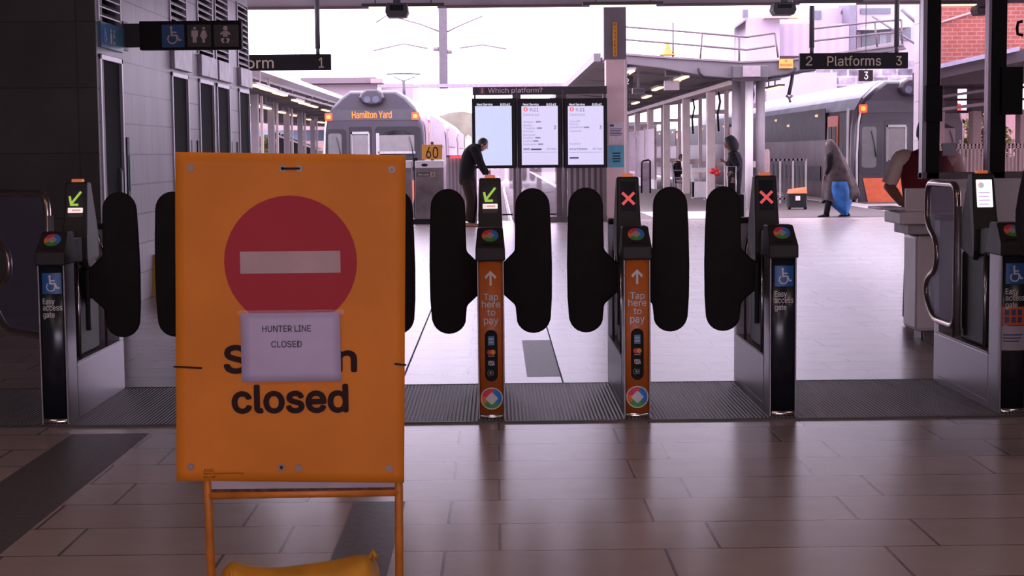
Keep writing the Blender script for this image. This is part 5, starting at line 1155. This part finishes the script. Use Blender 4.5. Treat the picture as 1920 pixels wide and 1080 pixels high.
MB().box(kq(1758, 0)[0], kq(1990, 0)[0], Yk + .1, Yk + .6, kq(0, 228)[1], kq(0, 224)[1]).build('lower_beam', BLACK, bd)
MB().box(kq(1817, 0)[0], kq(1832, 0)[0], 40, 40.4, 0, kq(0, 226)[1]).box(kq(1758, 0)[0], kq(1764, 0)[0], 40, 40.4, 0, kq(0, 226)[1]).box(kq(1905, 0)[0], kq(1915, 0)[0], 40, 40.4, 0, kq(0, 226)[1]).build('lower_pier', mat('pier_tan', (0.204, 0.162, 0.150), .6), bd)
ww_ = MB().box(kq(1750, 0, 62)[0], kq(2000, 0, 62)[0], 62, 62.3, -1.25, kq(0, 222, 62)[1]).build('pink_wall', mat('far_pale_pink', (0.468, 0.312, 0.336), .8)); tag(ww_, 'pale pink wall seen low through the booth glass', 'wall')
for i, (px, Y, h, r) in enumerate(((1782, 50, 2.2, .6), (1842, 47, 2.9, .75), (1802, 56, 2.1, .9), (1868, 59, 2.6, .8))):
    q = P(px, 286, Y); tree((q.x, Y, -.3), h, r, 'leafy green bush beyond the fence, ' + ['left of the tan pier', 'right of the tan pier', 'lowest one in the middle', 'farthest right, behind the dark post'][i], LEAF, 10 + i)
mf_ = thing('metal_fence', 'tan metal fence seen low through the booth glass', 'fence', tuple(P(1840, 330, 39)))
a = P(1755, 0, 39); b = P(1960, 0, 39); zt = P(0, 287, 39).z
MB().box(a.x, b.x, 39, 39.05, zt - .06, zt).box(a.x, b.x, 39, 39.05, P(0, 296, 39).z, P(0, 293, 39).z).box(a.x, b.x, 39, 39.05, .1, .15).build('fence_rail', mat('fence_tan', (0.252, 0.204, 0.186), .6), mf_)
for k in range(30):
    x = a.x + (b.x - a.x) * k / 29; MB().box(x - .018, x + .018, 39, 39.04, 0, zt + .1 * (k % 7 == 0)).build('fence_bar', mat('fence_tan', (0.252, 0.204, 0.186), .6), mf_)
og = MB().box(P(1757, 0, 44).x, P(2000, 0, 44).x, 44, 44.2, 0, 1.2).build('low_wall', mat('tan_wall', (0.210, 0.168, 0.154), .8, 0, .15, 1)); tag(og, 'low tan wall behind the metal fence seen through booth glass', 'wall')

# ------------------------------------------------------------------ staff booth
YBo = 12.6
DK = mat('booth_black', (.011, .010, .011), .6, spec=.15)
bt = thing('staff_booth', 'dark-framed glazed staff booth at right with a pale panelled base', 'booth', (P(1830, 0, YBo).x, YBo, 0))
def bq(x0, y0, x1, y1, ya, yb, n, m, bev=.004):
    a = P(x0, y1, ya); b = P(x1, y0, ya); return MB().box(a.x, b.x, ya, yb, a.z, b.z).build(n, m, bt, bev)
a0 = P(1732, 0, YBo).x
zr0, zr1 = P(0, 352, YBo).z, P(0, 340, YBo).z
MB().box(P(1732, 0, YBo).x, P(1740, 0, YBo).x, YBo, YBo + .1, zr0, 4.4).build('light_post_strip', STEEL, bt, .003)
MB().box(P(1740, 0, YBo).x, P(1764, 0, YBo).x, YBo - .02, YBo + .1, zr0, 4.72).build('dark_post', DK, bt, .003)
MB().box(P(1855, 0, YBo).x, P(1861, 0, YBo).x, YBo, YBo + .1, zr0, 4.4).build('light_post_strip', STEEL, bt, .003)
MB().box(P(1861, 0, YBo).x, P(1888, 0, YBo).x, YBo - .02, YBo + .1, zr0, 4.72).build('dark_post', DK, bt, .003)
MB().box(P(1732, 0, YBo).x, 6.6, YBo - .02, YBo + .12, zr0, zr1).build('bottom_rail', mat('rail_grey', (.16, .14, .15), .5), bt, .004)
MB().box(P(1732, 0, YBo).x, 6.6, YBo, YBo + .12, 4.3, 4.72).build('top_rail', DK, bt)
MB().box(P(1764, 0, YBo).x, P(1855, 0, YBo).x, YBo + .04, YBo + .05, zr1, 4.3).build('glass_pane', glass_mat('booth_glass', (.80, .72, .74), .06, .02, .04, (.35, .28, .28)), bt)
MB().box(P(1888, 0, YBo).x, 6.5, YBo + .04, YBo + .05, zr1, 4.3).build('glass_pane', glass_mat('booth_glass', (.80, .72, .74), .06, .02, .04, (.35, .28, .28)), bt)
MB().box(6.5, 6.6, YBo, YBo + .1, 0, 4.72).build('dark_post', DK, bt)
MB().box(P(1756, 0, YBo).x, 6.6, YBo + .0, YBo + .1, 0, zr0).build('base_panel', mat('booth_panel', (.66, .58, .61), .45, 0, .05, 2), bt, .004)
bq(1736, 160, 1768, 228, YBo - .06, YBo - .02, 'black_box', DK); bq(1878, 125, 1919, 215, YBo - .08, YBo - .02, 'black_box', DK)
o = MB().tube([P(1917, 40, YBo - .03), P(1909, 42, YBo - .03), P(1907, 52, YBo - .03), P(1908, 64, YBo - .03), P(1918, 66, YBo - .03)], .012, 8).build('handle_loop', DK, bt)
o = bq(1768, 268, 1793, 292, YBo + .02, YBo + .04, 'pane_notice', mat('grey_paper', (.40, .38, .42), .6), 0); o['label'] = 'pale paper notice on the glass'
# counter desk before the booth
CW = mat('counter_white', (.80, .70, .73), .4, 0, .04, 2)
YCt = 12.0
ct = thing('service_counter', 'white service counter between the man in red vest and the right gate', 'counter', (P(1745, 0, YCt).x, YCt, 0))
def cq(x0, y0, x1, y1, ya, yb, n, m, bev=.006):
    a = P(x0, y1, ya); b = P(x1, y0, ya); return MB().box(a.x, b.x, ya, yb, a.z, b.z).build(n, m, ct, bev)
cq(1698, 352, 1830, 397, YCt + .02, YCt + .06, 'upstand', CW)
cq(1688, 396, 1830, 421, YCt, YCt + .5, 'worktop', CW, .01)
cq(1703, 420, 1850, 440, YCt + .06, YCt + .5, 'under_shelf', mat('counter_shade', (.5, .43, .46), .5), .008)
cq(1717, 440, 1860, 622, YCt + .10, YCt + .5, 'cabinet_body', CW, .03)
cq(1651, 389, 1700, 394, YCt + .08, YCt + .5, 'side_shelf', CW, .004)
for x in (1733, 1840): q = P(x, 600, YCt + .25); MB().tube([(q.x, YCt + .25, 0), (q.x, YCt + .25, .16)], .025, 10).build('steel_foot', CHROME, ct)
cq(1732, 618, 1850, 660, YCt + .2, YCt + .5, 'plinth', GPAINT)
# yellow caution thing by the left wall
q = G(291, 553); cz = thing('caution_sign', 'small yellow plastic floor sign at foot of the grey wall, between two paddles', 'sign', tuple(q))
MB().loft([[(q.x - .13, q.y - .12, 0), (q.x + .10, q.y - .12, 0), (q.x + .10, q.y - .10, 0), (q.x - .13, q.y - .10, 0)], [(q.x - .05, q.y - .01, .42), (q.x + .03, q.y - .01, .42), (q.x + .03, q.y + .01, .42), (q.x - .05, q.y + .01, .42)]], True, False).build('front_board', mat('caution_yellow', (.65, .36, .02), .5), cz)
MB().loft([[(q.x - .13, q.y + .10, 0), (q.x + .10, q.y + .10, 0), (q.x + .10, q.y + .12, 0), (q.x - .13, q.y + .12, 0)], [(q.x - .05, q.y - .0, .42), (q.x + .03, q.y - .0, .42), (q.x + .03, q.y + .01, .42), (q.x - .05, q.y + .01, .42)]], True, False).build('rear_board', mat('caution_yellow', (.65, .36, .02), .5), cz)

# ------------------------------------------------------------------ people
SKIN = mat('skin', (.46, .24, .18), .5, 0, .04, 6)
SKIN_D = mat('skin_brown', (.20, .095, .065), .5, 0, .05, 6)
HAIR_D = mat('hair_black', (.02, .015, .014), .6, 0, .2, 40)
CL_BLK = mat('black_cloth', (.014, .012, .014), .9, 0, .15, 12, spec=.1)
CL_JEAN = mat('dark_trousers', (.035, .03, .036), .85, 0, .12, 12)
BURG = mat('burgundy_vest', (.17, .012, .018), .8, 0, .08, 8)
SHIRT = mat('cream_shirt', (.78, .58, .50), .8, 0, .05, 8)
SHOE_D = mat('shoe_black', (.018, .015, .015), .5)
SHOE_B = mat('shoe_tan', (.22, .09, .05), .6)
def V(x, y, Y, dy=0): q = P(x, y, Y); return Vector((q.x, q.y + dy, q.z)) if dy == 0 else P(x, y, Y + dy)
def shoe(ankle, toe_dir, m, parent, L=.27, zf=0.0):
    t = Vector(toe_dir); t.z = 0; t.normalize(); s = Vector((-t.y, t.x, 0)); a = Vector((ankle[0], ankle[1], zf)); rings = []
    for u, w_, h in ((-.07, .028, .05), (-.04, .036, .085), (.02, .038, .09), (.08, .042, .06), (.14, .045, .045), (.18, .036, .035), (.20, .015, .02)):
        c = a + t * u * (L / .27); rings.append([c + s * w_ * math.cos(k * math.pi / 5) + Vector((0, 0, h / 2 + h / 2 * math.sin(k * math.pi / 5))) for k in range(10)])
    return MB().loft(rings).build('shoe', m, parent)
def figure(name, lab, J, skinm, up, low, shoem, face, hairm, Rs=1.0, hood=None, hands=((1, .4), (1, .4)), toe=None, hscale=1.0, sleeves=None, torso_w=.155, hat=None):
    """J: pelvis, waist, chest, neck, head, shoulders sl/sr, elbows, wrists, hips, knees, ankles"""
    base = (J['pelvis'].x, J['pelvis'].y, 0); root = thing(name, lab, 'person', base)
    n = {}; R = Rs
    def nd(k, r): n[k] = (J[k], r)
    nd('pelvis', (.13 * R, .10 * R)); nd('waist', (.12 * R, .09 * R)); nd('chest', (.14 * R, .105 * R)); nd('neck', .052 * R); n['skull'] = (J['head'] - (J['head'] - J['neck']) * .35, .055 * R)
    for s in 'lr':
        nd('s' + s, .062 * R); nd('e' + s, .043 * R); nd('w' + s, .028 * R); nd('h' + s, .088 * R); nd('k' + s, .055 * R); nd('a' + s, .038 * R)
    E = chain('pelvis', 'waist', 'chest', 'neck', 'skull')
    for s in 'lr': E += chain('chest', 's' + s, 'e' + s, 'w' + s) + chain('pelvis', 'h' + s, 'k' + s, 'a' + s)
    body = skin('body', n, E, 'pelvis', skinm, root)
    def el(c, sd, fd, w_, d_, p=2.3, N=18):
        out = []
        for k in range(N):
            t = 2 * math.pi * k / N; ct, st = math.cos(t), math.sin(t)
            out.append(c + sd * (w_ * math.copysign(abs(ct) ** (2 / p), ct)) + fd * (d_ * math.copysign(abs(st) ** (2 / p), st)))
        return out
    def cloth(nm, rings, m_, sub=1, cap=True):
        o_ = MB().loft(rings, cap).build(nm, m_, root); q_ = o_.modifiers.new('s', 'SUBSURF'); q_.levels = sub; q_.render_levels = sub; return o_
    sdir = (J['sr'] - J['sl']).normalized(); hdir = (J['hr'] - J['hl']).normalized(); shw = (J['sr'] - J['sl']).length / 2
    def frame(ax, sd):
        f_ = ax.cross(sd).normalized(); return (sd - ax * sd.dot(ax)).normalized(), f_
    a0 = (J['waist'] - J['pelvis']).normalized(); a1 = (J['chest'] - J['waist']).normalized(); a2 = (J['neck'] - J['chest']).normalized()
    S0 = frame(a0, hdir); S1 = frame(a1, sdir); S2 = frame(a2, sdir); shc = (J['sl'] + J['sr']) / 2
    low_ = J['pelvis'] - a0 * .10 * R
    rings = [el(low_, *S0, torso_w * 1.02 * R, .135 * R), el(J['pelvis'], *S0, torso_w * 1.03 * R, .135 * R), el(J['waist'], *S1, torso_w * .97 * R, .125 * R), el((J['waist'] + J['chest']) / 2, *S1, torso_w * 1.04 * R, .135 * R),
             el(J['chest'], *S1, max(torso_w * 1.05, shw * .92) * R, .14 * R), el(shc * .6 + J['chest'] * .4 + a2 * .02, *S2, shw * 1.02, .125 * R), el(shc + a2 * .035, *S2, shw * .80, .10 * R), el(shc * .35 + J['neck'] * .65 - a2 * .0, *S2, .085 * R, .08 * R), el(J['neck'], *S2, .066 * R, .064 * R)]
    cloth('jacket' if sleeves is None else 'vest', rings, up)
    def limb(nm, pts, rad, m_, N=12):
        P_ = [Vector(p) for p in pts]; path = []; rr = []
        for i in range(len(P_) - 1):
            for k in range(4 if i < len(P_) - 2 else 5):
                t = k / 4; path.append(P_[i].lerp(P_[i + 1], t)); rr.append(rad[i] + (rad[i + 1] - rad[i]) * t)
        for _ in range(2): path = [path[0]] + [(path[i - 1] + path[i] * 2 + path[i + 1]) / 4 for i in range(1, len(path) - 1)] + [path[-1]]
        return MB().tube(path, rr, N).build(nm, m_, root)
    for s in 'lr':
        inner = J['s' + s] + (J['chest'] - J['s' + s]) * .35
        if sleeves is None: limb('sleeve', [inner, J['s' + s], J['e' + s], J['w' + s]], [.085 * R, .080 * R, .060 * R, .042 * R], up)
        else: limb('sleeve', [inner, J['s' + s], J['s' + s].lerp(J['e' + s], .55), J['s' + s].lerp(J['e' + s], .97)], [.085 * R, .074 * R, .064 * R, .062 * R], sleeves)
        limb('forearm_skin', [J['e' + s], J['e' + s].lerp(J['w' + s], .4), J['w' + s]], [.046 * R, .044 * R, .030 * R], skinm) if sleeves is not None else None
    if sleeves is not None: limb('collar', [J['neck'] - Vector((0, 0, .04)), J['neck'] + Vector((0, 0, .01)), J['neck'] + Vector((0, 0, .035))], [.075 * R, .067 * R, .062 * R], sleeves)
    cr_ = (J['hl'] + J['hr']) / 2
    cloth('trousers', [el(J['waist'] - a0 * .02, *S0, torso_w * .9 * R, .11 * R), el(J['pelvis'], *S0, torso_w * 1.0 * R, .125 * R), el(cr_ - a0 * .0, *S0, torso_w * 1.0 * R, .125 * R), el(cr_ - a0 * .09, *S0, torso_w * .8 * R, .10 * R)], low)
    for s in 'lr': limb('trouser_leg', [J['h' + s] + a0 * .05, J['h' + s], J['k' + s], J['a' + s] - Vector((0, 0, .03))], [.095 * R, .098 * R, .072 * R, .062 * R], low, 14)
    for i, s in enumerate('lr'):
        shoe(J['a' + s], toe[i] if toe else face, shoem, root, .27 * R, max(0, J['a' + s].z - .09) if J['a' + s].z > .14 else 0)
        d = J['w' + s] - J['e' + s]; hand(J['w' + s] + d.normalized() * .01, d, J.get('p' + s, Vector((0, -1, -.3))), skinm, root, .95 * R, hands[i][1], hands[i][0])
    hd = head(root, J['head'], face, skinm, hairm, .095 * R * hscale)
    if hood:
        f = Vector(face).normalized(); c = J['head']; bm_ = MB(); rings = []
        u = Vector((0, 0, 1)); u = (u - f * u.dot(f)).normalized(); sd = f.cross(u)
        for i in range(1, 9):
            th = math.pi * i / 9; rr = math.sin(th) ** .7; zz = -math.cos(th)
            rings.append([c - f * .035 + f * 1.18 * ((.125 if math.cos(2 * math.pi * k / 14) < .6 else .075) * rr * math.cos(2 * math.pi * k / 14)) + sd * (.13 * rr * math.sin(2 * math.pi * k / 14)) + u * (.18 * zz - .01) for k in range(14)])
        bm_.loft(rings).build('hood', hood, root)
    return root
# 1. man in burgundy vest at the counter, back to us
Y = 13.45
def j(x, y, d=0): return P(x, y, Y + d)
J = dict(pelvis=j(1738, 418), waist=j(1738, 372), chest=j(1736, 318), neck=j(1737, 277), head=j(1738, 251), sl=j(1690, 294, .02), sr=j(1786, 292, .0), el=j(1666, 347, .05), er=j(1806, 350, .1), wl=j(1691, 381, -.12), wr=j(1775, 384, -.3),
         hl=j(1719, 428), hr=j(1757, 428), kl=j(1711, 506, -.03), kr=j(1760, 506, .05), al=j(1706, 586, .02), ar=j(1764, 586, .08), pl=Vector((0, 0, -1)), pr=Vector((0, 0, -1)))
figure('person', 'man in burgundy vest and cream shirt standing behind the white counter, back turned', J, mat('skin_warm', (.32, .155, .105), .5, 0, .05, 6), BURG, CL_JEAN, SHOE_D, Vector((.25, 1, -.05)), HAIR_D, 1.0, sleeves=SHIRT, torso_w=.20, toe=(Vector((-.2, -1, 0)), Vector((.2, -1, 0))), hands=((1, .5), (-1, .5)))
# 2. hooded person looking at a phone
Y = 31.5
J = dict(pelvis=j(1376, 345), waist=j(1378, 325), chest=j(1378, 301), neck=j(1371, 283), head=j(1367, 271), sl=j(1374, 292, -.2), sr=j(1380, 291, .2), el=j(1378, 315, -.28), er=j(1384, 316, .2), wl=j(1376, 320, -.38), wr=j(1363, 306, .05),
         hl=j(1374, 348, -.09), hr=j(1378, 348, .09), kl=j(1371, 385, -.09), kr=j(1380, 385, .09), al=j(1372, 419, -.1), ar=j(1384, 419, .1), pl=Vector((0, 0, -1)), pr=Vector((0, 0, 1)))
J['el'] = j(1385, 313, -.26); J['wl'] = j(1373, 321, -.42)
figure('person', 'person in dark hooded jacket looking down at a phone beside a suitcase handle', J, SKIN_D, mat('dark_puffer', (.02, .02, .025), .8, 0, .2, 14, spec=.15), CL_BLK, SHOE_D, Vector((-1, -.15, -.55)), None, 1.1, hscale=.9, hood=mat('hood_black', (.02, .018, .02), .8), torso_w=.13, toe=(Vector((-1, -.1, 0)), Vector((-1, .1, 0))))
ph = thing('phone', 'phone held by the hooded person', 'phone', tuple(P(1354, 302, Y)))
M_ = Matrix.Translation(P(1354.5, 303, Y + .05)) @ Matrix.Rotation(.25, 4, 'Y'); MB().box(-.075, .075, -.035, .035, -.005, .005, M_).build('phone_body', BLACK, ph, .002)
MB().box(-.068, .068, -.031, .031, .005, .006, M_).build('phone_screen', emi('phone_glow', (.9, .75, .8), .8), ph)
YS_ = 31.0
sc = thing('suitcase', 'dark suitcase with raised white handle beside the hooded person', 'suitcase', (P(1372, 0, YS_).x, YS_, 0))
a = P(1359, 0, YS_); b = P(1396, 0, YS_)
MB().box(a.x, b.x, YS_ - .12, YS_ + .14, .05, P(0, 378, YS_).z).build('case_body', CL_BLK, sc, .03)
xl, xr = P(1365, 0, YS_).x, P(1381, 0, YS_).x
MB().tube([(xl, YS_ + .05, .4), (xl, YS_ + .05, P(0, 325, YS_).z), (xr, YS_ + .05, P(0, 325, YS_).z), (xr, YS_ + .05, .4)], .012, 8).build('pull_handle', mat('white_metal', (.75, .68, .70), .3, .4), sc)
MB().box(b.x - .02, b.x + .012, YS_ - .13, YS_ - .1, .1, P(0, 376, YS_).z + .02).build('edge_trim', WPAINT, sc)
for x in (a.x + .05, b.x - .05): MB().tube([(x - .015, YS_, .035), (x + .015, YS_, .035)], .035, 12).build('wheel', BLACK, sc)
# 3. leaning man by the screens
Y = 31.9
J = dict(pelvis=j(876, 337), waist=j(875, 318), chest=j(883, 286, -.02), neck=j(900, 275), head=j(905, 272), sl=j(890, 281, -.2), sr=j(892, 280, .2), el=j(899, 306, -.24), er=j(901, 306, .2), wl=j(910, 326, -.2), wr=j(914, 326, .12),
         hl=j(876, 342, -.09), hr=j(880, 342, .09), kl=j(884, 378, -.1), kr=j(888, 379, .1), al=j(878, 413, -.1), ar=j(884, 414, .12), pl=Vector((0, 0, -1)), pr=Vector((0, 0, -1)))
r = figure('person', 'man in dark jacket bending forward beside the departure screens', J, SKIN, mat('charcoal_jacket', (.013, .011, .012), .9, 0, .12, 12, spec=.1), mat('brown_black_trousers', (.025, .015, .013), .9, 0, .1, 12, spec=.1), SHOE_B, Vector((.85, -.1, -.45)), HAIR_D, 1.2, hscale=.88, torso_w=.16, toe=(Vector((1, -.3, 0)), Vector((1, -.1, 0))))
tr = thing('luggage_trolley', 'small handled cart the bending man rests his hands on, hidden behind the gate', 'cart', (P(916, 0, Y).x, Y, 0))
xx = P(917, 0, Y).x; zt = P(0, 329, Y).z
MB().tube([(xx - .02, Y - .22, zt), (xx - .02, Y + .22, zt)], .016, 8).tube([(xx - .02, Y - .2, zt), (xx + .02, Y - .2, .1)], .014, 8).tube([(xx - .02, Y + .2, zt), (xx + .02, Y + .2, .1)], .014, 8).build('handle_frame', mat('red_handle', (.55, .16, .08), .5), tr)
MB().box(xx - .08, xx + .16, Y - .2, Y + .2, .08, .6).build('basket', CL_BLK, tr, .02)
for yy in (-.18, .18): MB().tube([(xx + .04, Y + yy - .02, .06), (xx + .04, Y + yy + .02, .06)], .06, 12).build('wheel', BLACK, tr)
# 4. person draped in a blanket, walking
Y = 35.0
J = dict(pelvis=j(1562, 340), waist=j(1562, 320), chest=j(1562, 298), neck=j(1560, 281), head=j(1556, 273), sl=j(1556, 291, -.18), sr=j(1566, 291, .18), el=j(1556, 312, -.22), er=j(1570, 312, .2), wl=j(1550, 326, -.1), wr=j(1558, 326, .1),
         hl=j(1560, 345, -.09), hr=j(1566, 345, .09), kl=j(1554, 376, -.1), kr=j(1577, 374, .1), al=j(1549, 402, -.1), ar=j(1588, 402, .1), pl=Vector((0, 0, -1)), pr=Vector((0, 0, -1)))
r = figure('person', 'person walking wrapped in a brown-grey blanket with blue cloth below', J, SKIN_D, CL_BLK, CL_BLK, SHOE_D, Vector((-1, -.1, -.15)), HAIR_D, .97, toe=(Vector((-1, -.2, 0)), Vector((-1, -.2, 0))))
# blanket: tent of folds from the crown to the hem
prof = [(263, 1553, 1560, .10), (268, 1549, 1567, .16), (280, 1548, 1574, .20), (300, 1547, 1584, .26), (325, 1545, 1597, .30), (350, 1542.5, 1607, .32), (368, 1542, 1614, .30), (378, 1541.5, 1601, .28)]
rings = []
for i, (y, xl, xr, dp_) in enumerate(prof):
    cx = (xl + xr) / 2; hw = (xr - xl) / 2; ring = []
    for k in range(28):
        an = 2 * math.pi * k / 28; f = 1 + .07 * math.sin(an * 6 + i * .5) * min(1, i / 3)
        q = P(cx + hw * math.cos(an) * f, y + (4 * math.sin(an * 3) if i == 7 else 0), Y); ring.append((q.x, Y + dp_ * math.sin(an) * f, q.z))
    rings.append(ring)
o = MB().loft(rings, False).build('blanket', mat('brown_blanket', (.06, .042, .044), .95, 0, .3, 6, .3), r); s_ = o.modifiers.new('s', 'SUBSURF'); s_.levels = 1; s_.render_levels = 2
hem = [(340, 1548, 1592, .36), (352, 1546, 1598, .37), (370, 1549, 1600, .345), (385, 1556, 1595, .30), (398, 1574, 1591, .22), (403, 1578, 1588, .16)]
rings = []
for i, (y, xl, xr, dp_) in enumerate(hem):
    cx = (xl + xr) / 2; hw = (xr - xl) / 2
    rings.append([(lambda q: (q.x, Y + dp_ * math.sin(2 * math.pi * k / 24) * (1 + .06 * math.sin(k * 1.6 + i)), q.z))(P(cx + hw * math.cos(2 * math.pi * k / 24), y, Y)) for k in range(24)])
o = MB().loft(rings, False).build('blue_cloth', mat('blue_cloth', (.02, .12, .36), .7, 0, .25, 4, .2), r); s_ = o.modifiers.new('s', 'SUBSURF'); s_.levels = 1; s_.render_levels = 2
# 5. seated man between the posts
q = G(1272, 364); Y = q.y
J = dict(pelvis=j(1270, 338), waist=j(1269, 328), chest=j(1269, 314), neck=j(1274, 302), head=j(1277, 296), sl=j(1268, 307, -.19), sr=j(1273, 306, .19), el=j(1270, 323, -.25), er=j(1276, 322, .22), wl=j(1283, 325, -.15), wr=j(1286, 324, .1),
         hl=j(1272, 339, -.1), hr=j(1273, 339, .1), kl=j(1291, 339, -.12), kr=j(1292, 338, .12), al=j(1289, 359, -.12), ar=j(1291, 359, .12), pl=Vector((0, 0, -1)), pr=Vector((0, 0, -1)))
figure('person', 'man in black jacket seated on a grey seat between the canopy posts', J, SKIN, CL_BLK, mat('grey_trousers', (.30, .25, .26), .8), SHOE_D, Vector((1, -.15, -.1)), HAIR_D, .95, toe=(Vector((1, -.1, 0)), Vector((1, -.1, 0))))
ch = thing('bench', 'grey seat with arm rest that the seated man uses', 'seat', (q.x, q.y, 0))
sx = P(1262, 0, Y).x; zs = P(0, 344, Y).z
MB().box(sx - .02, sx + .48, Y - .26, Y + .26, zs - .05, zs).build('seat_pan', GPAINT, ch, .01)
MB().loft([[(sx - .02, Y - .26, zs - .04), (sx + .04, Y - .26, zs - .04), (sx + .04, Y + .26, zs - .04), (sx - .02, Y + .26, zs - .04)], [(sx - .09, Y - .26, P(0, 317, Y).z), (sx - .05, Y - .26, P(0, 317, Y).z), (sx - .05, Y + .26, P(0, 317, Y).z), (sx - .09, Y + .26, P(0, 317, Y).z)]], True, False).build('backrest', GPAINT, ch, .01)
for yy in (-.24, .24):
    for x in (sx + .02, sx + .42): MB().tube([(x, Y + yy, 0), (x, Y + yy, zs - .04)], .02, 8).build('leg', GPAINT, ch)
MB().tube([(sx, Y - .30, zs + .22), (sx + .38, Y - .30, zs + .22), (sx + .40, Y - .30, zs)], .018, 8).build('arm_rest', GPAINT, ch)
# 6. person in black at the right edge, elbow out
Y = 7.35
J = dict(pelvis=j(2030, 560), waist=j(2030, 470), chest=j(2030, 360), neck=j(2030, 270), head=j(2032, 200), sl=j(1956, 300), sr=j(2104, 300), el=j(1921, 432, .06), er=j(2140, 432), wl=j(1968, 535, -.06), wr=j(2132, 540, -.1),
         hl=j(1995, 580), hr=j(2065, 580), kl=j(1992, 730), kr=j(2068, 730), al=j(1990, 862), ar=j(2070, 862), pl=Vector((1, 0, 0)), pr=Vector((-1, 0, 0)))
figure('person', 'person in black coat at right edge, only a bent elbow showing', J, SKIN, mat('black_coat', (.008, .008, .009), .85), CL_JEAN, SHOE_D, Vector((.1, 1, 0)), HAIR_D, 1.0, torso_w=.17, toe=(Vector((-.1, 1, 0)), Vector((.1, 1, 0))))
